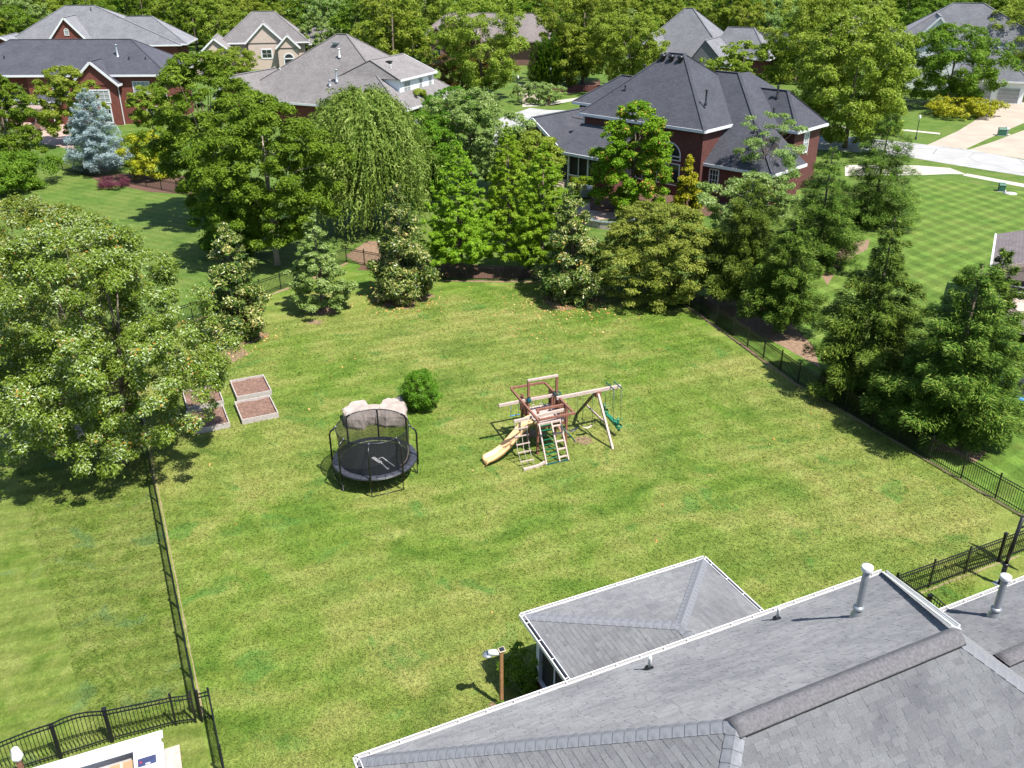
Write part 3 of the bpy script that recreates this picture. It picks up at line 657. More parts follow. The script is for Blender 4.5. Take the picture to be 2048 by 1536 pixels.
# ------------------------------------------------------------------ the neighbours' houses
class House:
    """things of one building: walls, roof planes, windows, trim, all in its own turned frame"""
    def __init__(s, name, label, o, ang, brick, roof, trim=None):
        s.r = empty(name, (o[0], o[1], 0), rad(ang), label, 'house'); s.brick, s.roof, s.trim = brick, roof, trim or M['trim']
    def part(s, name, mb, mat): return mb.build(name, mat, s.r)
    def wall(s, x0, x1, y0, y1, z1, z0=-.2, mat=None, name='wall'): return s.part(name, MB().b2(x0, x1, y0, y1, z0, z1), mat or s.brick)
    def fascia(s, pts, z, h=.26, close=True):
        mb = MB(); n = len(pts)
        for i in range(n if close else n - 1):
            a, b = pts[i], pts[(i + 1) % n]; mb.beam((*a, z - h / 2 + .03), (*b, z - h / 2 + .03), .12, h)
        return s.part('gutter', mb, s.trim)
    def hip(s, x0, x1, y0, y1, z, rx0, rx1, ry, rz, oh=.45, axis='x', fas=True, mat=None, ends=('hip', 'hip')):
        """eave rectangle, ridge from rx0 to rx1 at ry (axis x) ; gable ends get a triangle of wall"""
        if axis == 'x': T = lambda a, b, c: (a, b, c); X0, X1, Y0, Y1 = x0, x1, y0, y1
        else: T = lambda a, b, c: (b, a, c); X0, X1, Y0, Y1 = y0, y1, x0, x1
        A, B, C, D_ = T(X0, Y0, z), T(X1, Y0, z), T(X1, Y1, z), T(X0, Y1, z); R0, R1 = T(rx0, ry, rz), T(rx1, ry, rz)
        mb = MB().poly([A, B, R1, R0]).poly([C, D_, R0, R1]); 
        if ends[0] == 'hip': mb.poly([D_, A, R0])
        if ends[1] == 'hip': mb.poly([B, C, R1])
        rf = s.part('roof', mb, mat or s.roof)
        cm = MB(); segs = [(R0, R1)] + ([(A, R0), (D_, R0)] if ends[0] == 'hip' else []) + ([(B, R1), (C, R1)] if ends[1] == 'hip' else [])
        for a, b in segs:
            if math.dist(a, b) > .3: cm.beam(Vector(a) + Vector((0, 0, .02)), Vector(b) + Vector((0, 0, .02)), .3, .05)
        cm.build('ridge_cap', mat or s.roof, rf)
        for k, e in enumerate(ends):
            if e != 'gable': continue
            P, Q, R = (A, D_, R0) if k == 0 else (B, C, R1); sg = 1 if k == 0 else -1
            ins = Vector(T(sg * oh * .8, 0, 0)); g = MB(); P2, Q2, R2 = Vector(P) + ins, Vector(Q) + ins, Vector(R) + ins
            ctr = (P2 + Q2) / 2; sh = lambda p: ctr + (p - ctr) * .95
            g.poly([sh(P2), sh(Q2), R2 - Vector((0, 0, .25))]); s.part('gable', g, s.brick)
            rb = MB()
            for a in (P, Q): rb.beam(Vector(a) - Vector((0, 0, .14)), Vector(R) - Vector((0, 0, .14)), .10, .3)
            s.part('rake_board', rb, s.trim)
        if fas:
            if ends == ('hip', 'hip'): s.fascia([(p[0], p[1]) for p in (A, B, C, D_)], z)
            else: s.fascia([A[:2], B[:2]], z, close=False); s.fascia([D_[:2], C[:2]], z, close=False)
        return rf
    def window(s, p, d, w_, h_, nx=2, ny=2, glass='glass', arch=False, fr=.09, name='window', mat=None, depth=.07):
        """p = centre of the sill on the wall face, d = outward normal (x, y)"""
        d = Vector((d[0], d[1], 0)).normalized(); t = Vector((-d.y, d.x, 0)); p = Vector(p); Zv = Vector((0, 0, 1)); mt = mat or s.trim
        mb = MB(); o = d * (depth / 2 + .003)
        top = p + Zv * h_
        for q0, q1 in ((p - t * (w_ / 2), top - t * (w_ / 2)), (p + t * (w_ / 2), top + t * (w_ / 2)), (p - t * (w_ / 2 + fr / 2), p + t * (w_ / 2 + fr / 2)), (top - t * (w_ / 2 + fr / 2), top + t * (w_ / 2 + fr / 2))):
            mb.beam(q0 + o, q1 + o, fr, depth, up=d)
        if arch:
            for i in range(10):
                a0, a1 = math.pi * i / 10, math.pi * (i + 1) / 10
                mb.beam(top + t * (math.cos(a0) * w_ / 2) + Zv * (math.sin(a0) * w_ / 2) + o, top + t * (math.cos(a1) * w_ / 2) + Zv * (math.sin(a1) * w_ / 2) + o, fr, depth, up=d)
        wn = s.part(name, mb, mt)
        gl = MB().poly([p - t * w_ / 2 + d * .02, p + t * w_ / 2 + d * .02, top + t * w_ / 2 + d * .02, top - t * w_ / 2 + d * .02])
        if arch: gl.poly([top + t * (math.cos(math.pi * i / 12) * w_ / 2) + Zv * (math.sin(math.pi * i / 12) * w_ / 2) + d * .022 for i in range(13)])
        gl.build('pane', M[glass], wn)
        mu = MB()
        for i in range(1, nx): q = p + t * (-w_ / 2 + w_ * i / nx) + d * .04; mu.beam(q, q + Zv * h_, .045, .03, up=d)
        for j in range(1, ny): q = p + Zv * (h_ * j / ny) + d * .045; mu.beam(q - t * w_ / 2, q + t * w_ / 2, .045, .03, up=d)
        if nx > 1 or ny > 1: mu.build('mullion', mt, wn)
        return wn
    def pipe(s, x, y, z, h, r_=.07, mat='black', lean=0):
        return s.part('vent_pipe', MB().lathe([(r_ * 1.9, -.15), (r_ * 1.6, .05), (r_, .12), (r_, h - .12)], (x, y, z), 10).lathe([(r_ * 1.0, h - .12), (r_ * 1.7, h - .1), (r_ * 1.7, h - .02), (0, h + .02)], (x, y, z), 10), M[mat])
    def box_vent(s, x, y, z, sz=.5, mat='black'):
        return s.part('box_vent', MB().box((x, y, z + .14), (sz, sz, .16)).box((x, y, z + .02), (sz * .7, sz * .7, .26)), M[mat])
    def turbine(s, x, y, z):
        return s.part('turbine_vent', MB().lathe([(.2, -.4), (.2, .1), (.32, .2), (.34, .34), (.26, .46), (0, .5)], (x, y, z), 12), M['black'])
    def downspout(s, x, y, z1, z0=0): return s.part('downspout', MB().b2(x - .05, x + .05, y - .05, y + .05, z0, z1), s.trim)

# --- the dark-roofed brick house behind the maple
h = House('dark_roof_house', 'red brick house with big charcoal hip roof and three black turbine vents', (17.2, 84.3), -43, M['brick'], M['roof_dark'])
h.wall(.4, 7.6, .45, 6.0, 3.3); h.wall(-13.0, .9, -.45, 12.5, 6.4); h.wall(-20.6, -13.5, -3.6, 8, 3.3); h.wall(-13.1, -6.4, -4.6, -.6, 1.2, name='knee_wall'); h.wall(1.2, 5.9, 7.7, 13, 5.9); h.wall(-18.2, -10, 5.1, 11.6, 6.4)
h.hip(-13.5, 1.3, -.9, 13.2, 6.5, -7.8, -6.1, 6.2, 12.1)
h.part('roof', MB().poly([(-6, 0, 3.4), (8.07, 0, 3.4), (-1.4, 8.9, 10.45), (-4, 8.9, 10.45)]).poly([(8.07, 0, 3.4), (8.07, 6.4, 3.4), (4.2, 6.4, 6.28), (-1.4, 8.9, 10.45)]).poly([(-1.4, 8.9, 10.45), (4.2, 6.4, 6.28), (4.2, 16, 6.28), (-1.4, 11, 10.4)]).poly([(-4, 8.9, 10.45), (-1.4, 8.9, 10.45), (-1.4, 17, 4), (-4, 17, 4)]), M['roof_dark'])
MB().beam((8.07, 0, 3.43), (-1.4, 8.9, 10.48), .3, .05).beam((-1.4, 8.9, 10.48), (-4, 8.9, 10.48), .3, .05).build('ridge_cap', M['roof_dark'], h.r); h.fascia([(-5, 0), (8.07, 0), (8.07, 6.4)], 3.4, close=False)
h.hip(-5, 6.4, 7.2, 13.5, 6.0, -2, 3.3, 10.3, 9.1)
h.hip(-18.7, -8, 4.4, 12, 6.5, -15, -11, 8.2, 9.2)
h.hip(-20.9, -13.0, -4.1, 9, 3.4, -4.1, 9, -16.95, 6.05, axis='y', ends=('gable', 'gable'))
h.part('porch_roof', MB().poly([(-13.3, -5.0, 3.4), (-6.3, -5.0, 3.4), (-6.3, -.5, 5.5), (-13.3, -.5, 5.5)]).poly([(-13.3, -5.0, 3.3), (-6.3, -5.0, 3.3), (-6.3, -.5, 5.4), (-13.3, -.5, 5.4)]), M['roof_dark']); h.fascia([(-13.2, -5.05), (-6.3, -5.05)], 3.4, close=False)
MB().b2(-12.9, -6.5, -4.5, -4.45, 1.3, 3.2).build('screen', M['screen'], h.r); MB().b2(-6.52, -6.46, -4.5, -.6, 1.3, 3.2).build('screen', M['screen'], h.r)
for x in (-12.95, -11.55, -9.1, -6.55): MB().b2(x - .08, x + .08, -4.68, -4.52, 0 if x < -12.5 or x == -11.55 else 1.2, 3.25).build('column', M['trim'], h.r)
for x in (-10.3, -7.9): MB().b2(x - .04, x + .04, -4.64, -4.54, 1.2, 3.25).build('mullion', M['trim'], h.r)
MB().b2(-11.5, -6.5, -4.66, -4.54, 1.16, 1.28).b2(-12.9, -11.6, -4.63, -4.55, 2.5, 2.6).b2(-12.9, -11.6, -4.63, -4.55, 1.3, 1.36).build('rail', M['trim'], h.r)
MB().b2(-12.85, -11.62, -4.66, -4.62, .1, 2.5).build('screen_door', M['screen'], h.r)
MB().beam((-12.6, -4.9, 1.2), (-12.6, -6.2, .5), .06, .06).beam((-12.6, -6.2, 0), (-12.6, -6.2, .55), .06, .06).build('handrail', M['trim'], h.r)
for i in range(4): MB().b2(-12.8, -11.6, -4.7 - .28 * (i + 1), -4.7 - .28 * i, 0, .68 - .17 * i).build('step', M['drive'], h.r)
h.window((-2.6, -.45, 1.0), (0, -1), 2.5, 2.0, 2, 1); h.window((-2.6, -.45, 3.35), (0, -1), 2.5, .35, 2, 1, arch=True); h.window((-5.6, -.45, 1.0), (0, -1), 1.5, 2.0, 2, 2)
h.window((1.9, .45, .95), (0, -1), .95, 1.95, 3, 4, fr=.11); h.window((5.6, .45, .95), (0, -1), .95, 1.95, 3, 4, fr=.11); h.window((5.9, 10.1, 3.6), (1, 0), .95, 1.9, 2, 4, fr=.12, glass='curtain'); h.window((-19.4, -3.6, .9), (0, -1), .95, 1.7, 2, 4, glass='curtain'); h.window((3.2, 7.7, 3.7), (0, -1), 1.0, 1.5, 2, 2)
h.downspout(-13.2, -4.75, 3.3); h.downspout(-13.05, -.55, 6.3, 4.9); h.downspout(7.7, .35, 3.3)
for x in (-8.0, -7.0, -5.95): h.turbine(x, 5.35, 11.55)
h.pipe(-.65, 2.0, 8.35, 1.3, .09); h.pipe(-12.2, 8.3, 9.5, 1.0, .09); h.pipe(-9.9, 1.9, 8.75, .5); h.pipe(3.1, 8.3, 7.2, .5); h.pipe(3.9, 3.4, 6.1, .5); h.pipe(2.6, 9.6, 8.5, 1.1, .1)
MB().beam((-16.2, 1.4, 5.55), (-15.2, 3.9, 4.98), .3, .06).build('ridge_vent', M['vent'], h.r)

# --- the left brick house
h = House('brick_house', 'red brick two storey house with slate blue roof, white gutters and satellite dish', (-46.0, 124.2), 2, M['brick_bright'], M['roof_navy'])
W = lambda x, y, z: None
h.wall(-18.5, -.3, .5, 11, 6.3); h.wall(-27.5, -18.5, 2.2, 11, 6.25)
h.hip(-30, .4, 0, 13, 6.4, -22.3, -6.0, 6.5, 10.3)
h.hip(-12.6, -6.0, -.9, 8, 5.2, -.9, 6, -9.3, 8.2, axis='y', ends=('gable', 'hip'), fas=False); h.wall(-11.9, -6.6, -.45, .6, 5.2)
h.fascia([(-12.6, -.9), (-12.6, .2)], 5.3, close=False); h.fascia([(-6.0, -.9), (-6.0, .2)], 5.3, close=False)
h.window((-3.6, .5, 3.75), (0, -1), 2.2, 1.75, 4, 2, glass='curtain'); h.window((-14.3, .5, 3.75), (0, -1), 2.0, 1.75, 2, 1)
h.window((-9.4, -.45, 2.95), (0, -1), 3.5, 1.6, 5, 3, glass='curtain', fr=.16); h.window((-10.4, -.45, .35), (0, -1), 1.4, 2.3, 3, 4, glass='curtain', fr=.16); h.window((-8.4, -.45, .35), (0, -1), 1.2, 2.3, 3, 4, fr=.16); h.window((-2.6, .5, .8), (0, -1), 1.6, 1.5, 2, 2); h.window((-16.6, .5, .9), (0, -1), 1.2, 1.5, 3, 3)
h.downspout(-.4, .32, 6.2); h.downspout(-6.45, -.2, 5.2, 0); h.downspout(-18.4, .3, 3.3)
h.part('lean_to_roof', MB().poly([(-26, 1.0, 3.2), (-18.3, 1.0, 3.2), (-18.3, 3.2, 4.3), (-26, 3.2, 4.3)]).poly([(-18, -1, 3.1), (-14, -1, 3.1), (-14, .6, 3.9), (-18, .6, 3.9)]), M['roof_navy']); h.fascia([(-26, 1.0), (-18.3, 1.0)], 3.2, close=False); h.fascia([(-18.1, -1.0), (-14, -1.0)], 3.1, close=False)
h.window((-20.5, 2.2, 1.1), (0, -1), 1.4, 1.4, 1, 2); h.window((-22.6, 2.2, 1.1), (0, -1), 1.4, 1.4, 1, 2)
h.pipe(-7.1, 3.4, 8.4, 1.5, .13, 'metal'); h.pipe(-5.4, 2.7, 7.95, .5); h.pipe(-3.2, 2.7, 7.9, .5); h.pipe(-22, 3.0, 8.1, .5)
d = h.part('satellite_dish', MB().lathe([(.0, .0), (.2, .03), (.38, .1), (.42, .14)], (0, 0, 0), 18).tube([(0, 0, .1), (0, -.25, .5)], .02, 6).tube([(0, 0, 0), (.1, .1, -.8)], .03, 6), M['metal']); d.location = (-19.7, .3, 4.7); d.rotation_euler = (rad(55), 0, rad(10))
pg = empty('pergola', (-64.0, 120.5, 0), rad(2), 'grey timber pergola over the patio of the left brick house', 'pergola')
for i in range(11): MB().beam((-3.2 + i * .64, -1.5, 2.72), (-3.2 + i * .64, 1.6, 2.72), .06, .16).build('rafter', M['timber'], pg)
for y in (-1.2, 1.3): MB().beam((-3.5, y, 2.55), (3.6, y, 2.55), .08, .2).build('beam', M['timber'], pg)
for i in range(8): MB().beam((-3.5, -1.3 + i * .36, 2.83), (3.6, -1.3 + i * .36, 2.83), .12, .04).build('slat', M['timber'], pg)
for x in (-3.1, 3.2):
    for y in (-1.2, 1.3): MB().b2(x - .08, x + .08, y - .08, y + .08, 0, 2.45).build('post', M['trim'], pg)
def patio_chair(loc, rz, label):
    r_ = empty('patio_chair', loc, rz, label, 'chair', 'chairs on the pink patio')
    MB().box((0, 0, .44), (.5, .5, .05)).build('seat', M['timber_dark'], r_); MB().box((0, .25, .75), (.5, .05, .55)).build('backrest', M['timber_dark'], r_)
    for x in (-.22, .22):
        for y in (-.22, .22): MB().b2(x - .02, x + .02, y - .02, y + .02, 0, .42).build('leg', M['black'], r_)
tb = empty('patio_table', (*G(78, 262)[:2], 0), 0, 'dark patio table on the pink pavers of the left house', 'table')
MB().lathe([(0, .72), (.7, .72), (.7, .76), (0, .76)], (0, 0, 0), 16).build('tabletop', M['timber_dark'], tb); MB().lathe([(.06, 0.02), (.06, .72)], (0, 0, 0), 8).lathe([(.4, 0.01), (.4, .03), (0, .04)], (0, 0, 0), 12).build('pedestal', M['black'], tb)
tp = G(78, 262)
for k in range(4):
    a = k * 1.57 + .5; patio_chair((tp[0] + 1.05 * math.cos(a), tp[1] + 1.05 * math.sin(a), .01), a - 1.57, 'dark slatted patio chair on the ' + ('far right', 'far left', 'near left', 'near right')[k] + ' of the round patio table')

# --- the grey roof house with white dormer
h = House('dormer_house', 'brick house with taupe grey hip roof and long white dormer over the garage', (-20, 115), -23.3, M['brick_bright'], M['roof_tan'])
h.wall(-20, 4.7, 4.4, 18.0, 2.9); 
h.hip(-22, 5.2, 3.6, 21, 3.0, -9.6, -8.0, 12.4, 11.0, fas=True)
h.part('dormer_wall', MB().b2(-3.5, 2.6, 7.6, 17.0, 2.5, 6.1), M['siding']); h.hip(-6.5, 3.0, 7.2, 17.4, 6.2, 8.6, 17.4, -2.2, 8.3, axis='y', ends=('hip', 'gable'))
for y, w_ in ((9.5, 1.7), (13.2, .9), (15.9, .9)): h.window((2.6, y, 4.3), (1, 0), w_, 1.45, 2 if w_ > 1 else 1, 2, glass='curtain')
h.hip(-22.5, -16.5, 1.0, 11, 3.4, 1.0, 11, -19.5, 6.3, axis='y', ends=('gable', 'hip'), fas=False); h.wall(-22, -17, 1.5, 5, 3.3)
for y in (13.6, 8.8): 
    h.window((4.7, y, .1), (1, 0), 3.6, 2.2, 1, 4, glass='curtain', name='garage_door')
h.downspout(4.8, 17.9, 2.9); h.box_vent(-8.9, 10.9, 9.9, .8, 'metal'); h.pipe(-7.4, 9.3, 8.5, 1.0, .1, 'white_pl'); h.pipe(-6.2, 6.4, 5.7, 1.5, .13, 'metal'); h.pipe(-7.0, 5.9, 5.2, .7, .12, 'metal'); h.box_vent(-.8, 11.0, 7.8, .7); h.pipe(.2, 9.7, 7.2, .5, .07, 'white_pl'); h.pipe(-16, 7.5, 6.2, .6, .07, 'white_pl')

# --- beige stucco house
h = House('stucco_house', 'beige stucco house with steep taupe roof and an arched entry', (-48.5, 187), 12, M['stucco'], M['roof_tan'])
h.wall(-8, 7.5, 1, 13, 4.8); h.hip(-9, 8.4, .2, 14, 4.9, -2.2, 2.0, 7, 10.2)
h.wall(-3.4, 3.2, -.4, 4, 4.9); h.hip(-4, 3.8, -.9, 8, 4.9, -.9, 6.5, -.1, 8.6, axis='y', ends=('gable', 'hip'), fas=False)
h.wall(2.2, 6.2, -1.6, 2, 3.9); h.hip(1.8, 6.6, -2.1, 4, 4.0, -2.1, 3, 4.2, 6.4, axis='y', ends=('gable', 'hip'), fas=False)
h.wall(-13, -5, -6, 4, 2.4); h.hip(-13.6, -4.4, -6.5, 6, 2.5, -6.5, 4, -9.2, 6.4, axis='y', ends=('gable', 'hip'), fas=False)
h.wall(-14.8, -11.8, -6.9, -4, 1.6); h.hip(-15.2, -11.4, -7.3, -3, 1.7, -7.3, -3, -13.3, 3.6, axis='y', ends=('gable', 'hip'), fas=False)
h.window((.0, -.4, 2.0), (0, -1), 2.0, 1.7, 2, 2, fr=.25); h.window((4.2, -1.6, .1), (0, -1), 1.9, 1.9, 1, 1, arch=True, fr=.22, glass='screen', name='archway'); h.window((-9.2, -6, 2.6), (0, -1), .5, 1.1, 1, 1, fr=.2)
h.wall(8, 14, 5, 12, 4); h.hip(7, 14.6, 4.5, 12.5, 4.1, 9.5, 12, 8.5, 7)

# --- grey roof house behind the left brick house
h = House('grey_gable_house', 'brick house with pale grey roof and a tall red front gable, behind left', (-84, 184), 8, M['brick_bright'], M['roof_grey'])
h.wall(-14, 18, 1, 12, 4.4); h.hip(-15, 19, .3, 14, 4.5, -3.5, 2.0, 8, 11.4)
h.wall(-5.2, 2.4, -1.2, 4, 4.6); h.hip(-5.9, 3.1, -1.7, 10, 4.6, -1.7, 7, -1.4, 9.8, axis='y', ends=('gable', 'hip'), fas=False)
h.hip(-17.5, -8, -3, 8, 4.0, -3, 6, -13, 6.6, axis='y', ends=('gable', 'hip'), fas=False); h.wall(-16.8, -8.8, -2.4, 4, 4.0)
h.window((-1.4, -1.2, 3.0), (0, -1), 1.6, 1.0, 2, 1, arch=True, fr=.16); h.window((-1.4, -1.35, 6.6), (0, -1), .8, .8, 1, 1, arch=True, fr=.1, glass='curtain')
h.hip(6, 20, 1, 13, 4.6, 8, 13, 6.5, 9.4); h.box_vent(13, 8.0, 8.6, .6); h.box_vent(15.3, 6, 7.2, .6); h.pipe(1.5, 7, 10.6, .5)

# --- brown brick gables behind the trees
h = House('brown_gable_house', 'brown brick house with two steep gables half hidden by trees', (-13.5, 191), -8, M['brick_brown'], M['roof_pink'], M['roof_pink'])
h.wall(-6, 22, 4, 14, 4.6); h.hip(-7, 23, 3, 15, 4.7, -1, 17, 9, 9.6); h.wall(-4.3, 1.2, -.3, 6, 4.4); h.hip(-5, 1.9, -1, 8, 4.5, -1, 6, -1.5, 7.6, axis='y', ends=('gable', 'hip'), fas=False)
h.wall(-3, 6.0, 1.6, 8, 5.6); h.hip(-3.8, 7, 1.0, 9, 5.6, 1.0, 8, 1.6, 9.8, axis='y', ends=('gable', 'hip'), fas=False)
h.window((-1.6, -.3, .4), (0, -1), 1.5, 2.6, 1, 2, arch=True, fr=.1)
h.hip(-9, -3, 1, 12, 3.6, 2, 10, -6, 5.4, axis='y')
# --- pale grey roof behind the dark-roofed house
h = House('pale_roof_house', 'house with tall pale grey hip roof just behind the dark-roofed brick house', (29.5, 166), -28, M['brick'], M['roof_grey'])
h.wall(-9, 8, .6, 14, 4.0); h.hip(-10, 9, 0, 15, 4.0, -2.0, -.6, 7.5, 11.9); h.hip(4, 15, 3, 13, 4.4, 6, 10.6, 8, 9.0); h.wall(5, 14.2, 3.6, 12.4, 4.3)
h.hip(-7.4, -2.6, -1.5, 6, 5.0, -1.5, 5, -5, 8.2, axis='y', ends=('gable', 'hip'), fas=False); h.hip(2.4, 9.5, -3.4, 6, 3.6, -3.4, 5, 5.4, 7.6, axis='y', ends=('hip', 'hip')); h.wall(3, 9, -2.8, 4, 3.5); h.wall(-7, -3, -1, 4, 5)
# --- white gabled house at top right, its garage facing the drive
h = House('white_gable_house', 'white sided house with grey roof, blue-grey gable and white garage doors', (72, 158), -20, M['siding'], M['roof_grey'])
h.wall(-8, 16, 2, 14, 6.8); h.hip(-9, 17, 1, 15, 7.0, .8, 5.5, 8, 13.2); h.hip(-5.5, 2.5, -2.4, 9, 7.2, -2.4, 7, -1.5, 11.6, axis='y', ends=('gable', 'hip'), fas=False); h.wall(-4.9, 1.9, -1.8, 4, 7.2)
h.hip(-12, -5, 2, 12, 6.2, -8, -7, 7, 9.6)
h.hip(3, 12, -14, 3, 3.3, -9, 0, 7.5, 7.4, axis='y'); h.wall(3.6, 11.4, -13.4, 2, 3.2)
for x in (5.4, 9.3): h.window((x, -13.4, .05), (0, -1), 3.0, 2.25, 1, 4, glass='curtain', name='garage_door')
h.box_vent(6.8, 5.4, 11.4, .5); h.pipe(7.5, 6.5, 11.4, .5)
h = House('pink_roof_house', 'distant low house with pinkish hip roof and two dark roof vents', (80.5, 226), -5, M['stucco'], M['roof_pink'])
h.wall(-5, 5, 0, 9, 3.8); h.hip(-6, 6, -.8, 10, 3.9, -1.2, 1.2, 4.6, 7.2); h.box_vent(-.8, 3.0, 6.2, .6); h.box_vent(.8, 3.0, 6.2, .6)
h = House('navy_roof_house', 'house with low dark blue roof showing between trees at the top right', (47, 172), -10, M['brick'], M['roof_navy'])
h.wall(-5, 8, 0, 9, 4.6); h.hip(-6, 9, -.8, 10, 4.7, -3, 7, 4.6, 7.6)
# --- neighbour on the right edge
h = House('porch_neighbour_house', 'neighbouring house with brown shingled porch roof and raised deck at right edge', (29.1, 51.6), -28, M['siding'], M['roof_brown'])
zz = lambda x: 4.0 + .32 * x
h.part('roof', MB().poly([(0, 0, zz(0)), (6, 0, zz(6)), (6, 8, zz(6)), (0, 8, zz(0))]).poly([(6, 0, zz(6)), (12, 0, zz(0)), (12, 8, zz(0)), (6, 8, zz(6))]).poly([(0, 0, zz(0) - .1), (6, 0, zz(6) - .1), (6, 8, zz(6) - .1), (0, 8, zz(0) - .1)]), M['roof_brown'])
h.part('gutter', MB().b2(-.12, 0, 0, 8, 3.86, 4.02), M['gutter']); h.part('rake_board', MB().beam((0, -.03, zz(0) - .1), (6, -.03, zz(6) - .1), .05, .24).beam((6, -.03, zz(6) - .1), (12, -.03, zz(0) - .1), .05, .24), M['timber'])
h.part('fascia', MB().b2(.1, 11.9, .25, .35, 3.35, 3.9).b2(.1, .2, .35, 7.9, 3.5, 3.9), M['timber']); h.part('gable', MB().poly([(.3, .3, 3.9), (11.7, .3, 3.9), (6, .3, zz(6) - .25)]), M['timber'])
for x in (.12, 2.6, 5.2, 8): h.part('post', MB().b2(x, x + .16, .22, .38, 0, 3.4), M['trim'])
for y in (2.8, 5.4, 7.8): h.part('post', MB().b2(.08, .24, y, y + .16, 0, 3.5), M['trim'])
h.part('screen', MB().b2(.28, 11.6, .36, .38, 2.25, 3.4).b2(.2, .22, .4, 7.8, 2.25, 3.5), M['screen'])
for z in (2.95, 2.6): h.part('rail', MB().b2(.2, 11.6, .18, .24, z, z + .06), M['trim'])
h.part('deck', MB().b2(.1, 11.8, -3.2, 7.9, 2.1, 2.22), M['timber'])
for i in range(46): h.part('skirt_board', MB().b2(.12 + i * .24, .34 + i * .24, -3.235, -3.205, 1.25, 2.12), M['timber'])
for i in range(24): h.part('skirt_board', MB().b2(.065, .095, -3.2 + i * .24, -2.98 + i * .24, 1.25, 2.12), M['timber'])
for x in (.3, 4, 8): h.part('post', MB().b2(x, x + .14, -3.1, -2.96, 0, 2.1), M['timber_dark'])
h.part('wall', MB().b2(.6, 11.5, .6, 7.6, 0, 2.08), M['brick'])

# ------------------------------------------------------------------ trampolines
def trampoline(c, R, ang0, label, rim='pad', rimcol=None, net=True):
    t = empty('trampoline', (c[0], c[1], 0), 0, label, 'trampoline')
    H_ = .88
    mb = MB(); mb.lathe([(0, H_ - .02), (R * .84, H_ - .02), (R * .84, H_), (0, H_)], (0, 0, 0), 48, False); mb.build('jumping_mat', M['mat_black'], t)
    n = 32; pads = []
    for k in range(n):
        a0, a1 = 2 * math.pi * k / n, 2 * math.pi * (k + .94) / n; am = (a0 + a1) / 2; mb = MB(); zt = H_ + .055
        P = lambda r_, a, z: (r_ * math.cos(a), r_ * math.sin(a), z)
        vs = [P(R * .845, a0, H_ + .02), P(R * .845, a1, H_ + .02), P(R * 1.01, a1, H_ + .02), P(R * 1.01, a0, H_ + .02), P(R * .86, a0, zt), P(R * .86, a1, zt), P(R * .995, a1, zt), P(R * .995, a0, zt), P(R * .925, am, zt + .03)]
        mb.add(vs, [(4, 5, 8), (5, 6, 8), (6, 7, 8), (7, 4, 8), (0, 1, 5, 4), (1, 2, 6, 5), (2, 3, 7, 6), (3, 0, 4, 7)]); mb.build('pad', rimcol or M['pad'], t)
    mb = MB(); mb.tube([(R * math.cos(a), R * math.sin(a), H_ - .03) for a in np.linspace(0, 2 * math.pi, 49)], .028, 8, False); mb.build('frame', M['blacksteel'], t)
    mb = MB()
    for k in range(96):
        a = 2 * math.pi * k / 96; mb.beam((R * .835 * math.cos(a), R * .835 * math.sin(a), H_ + .012), (R * .9 * math.cos(a), R * .9 * math.sin(a), H_ + .012), .012, .012)
    mb.build('springs', M['metal'], t)['kind'] = 'stuff'
    for k in range(8):
        a = ang0 + math.pi / 4 * k; e = Vector((math.cos(a), math.sin(a), 0)); s_ = Vector((-e.y, e.x, 0))
        if net:
            MB().tube([e * R * 1.025 + Vector((0, 0, .5)), e * R * 1.025 + Vector((0, 0, 2.12)), e * R * .99 + Vector((0, 0, 2.28)), e * R * .86 + Vector((0, 0, 2.5))], .042, 8).build('pole', M['blacksteel'], t)
            MB().lathe([(0, -.02), (.03, -.02), (.03, .03), (0, .035)], (*(e * R * .86)[:2], 2.5), 8).build('pole_cap', M['metal'], t)
        MB().tube([e * R * 1.0 + Vector((0, 0, H_)), e * R * 1.0 + Vector((0, 0, .05)), e * R + s_ * .05 + Vector((0, 0, .03))], .025, 8).build('leg', M['blacksteel'], t)
    for k in range(4):
        a, b = ang0 + math.pi / 4 * (2 * k), ang0 + math.pi / 4 * (2 * k + 1)
        MB().tube([(R * math.cos(a), R * math.sin(a), .03), (R * math.cos(b), R * math.sin(b), .03)], .022, 8).build('foot_bar', M['blacksteel'], t)
    if net:
        m = 48; vs, fs = [], []; prof = [(R * .84, H_ + .03), (R * .835, 1.3), (R * .835, 1.8), (R * .85, 2.25), (R * .86, 2.5)]
        MB().lathe(prof, (0, 0, 0), 64).build('safety_net', M['net'], t)
        MB().tube([(R * .86 * math.cos(a), R * .86 * math.sin(a), 2.5) for a in np.linspace(0, 2 * math.pi, 49)], .022, 8, False).build('net_ring', M['blacksteel'], t)
    return t
TC = (-6.13, 34.33)
tr = trampoline(TC, 1.86, -math.pi / 2 + .04, 'round black trampoline with safety net and curved poles on the lawn')
q = lambda px, py: (G(px, py, .89)[0] - TC[0], G(px, py, .89)[1] - TC[1])
mb = MB(); A, B = Vector(q(746, 915)), Vector(q(762, 925.5)); d = (B - A); L = d.length; d /= L; s_ = Vector((-d.y, d.x))
wds = [.9, .62, 1.0, .8, .55, .9, .75, .85]; x = 0
for k, wd in enumerate(wds):   # a word in white capitals that is too small to read, then its frame
    w_ = L / len(wds) * .82; p = A + d * (k * L / len(wds) + w_ / 2); hh = .15
    for dy in ((-1, 1) if k % 2 else (-1, 0, 1)): c = p + s_ * (dy * .06); mb.box((c.x, c.y, .892), (w_, .035, .004), math.atan2(d.y, d.x))
    c = p - d * w_ * .4; mb.box((c.x, c.y, .893), (.035, hh, .004), math.atan2(d.y, d.x))
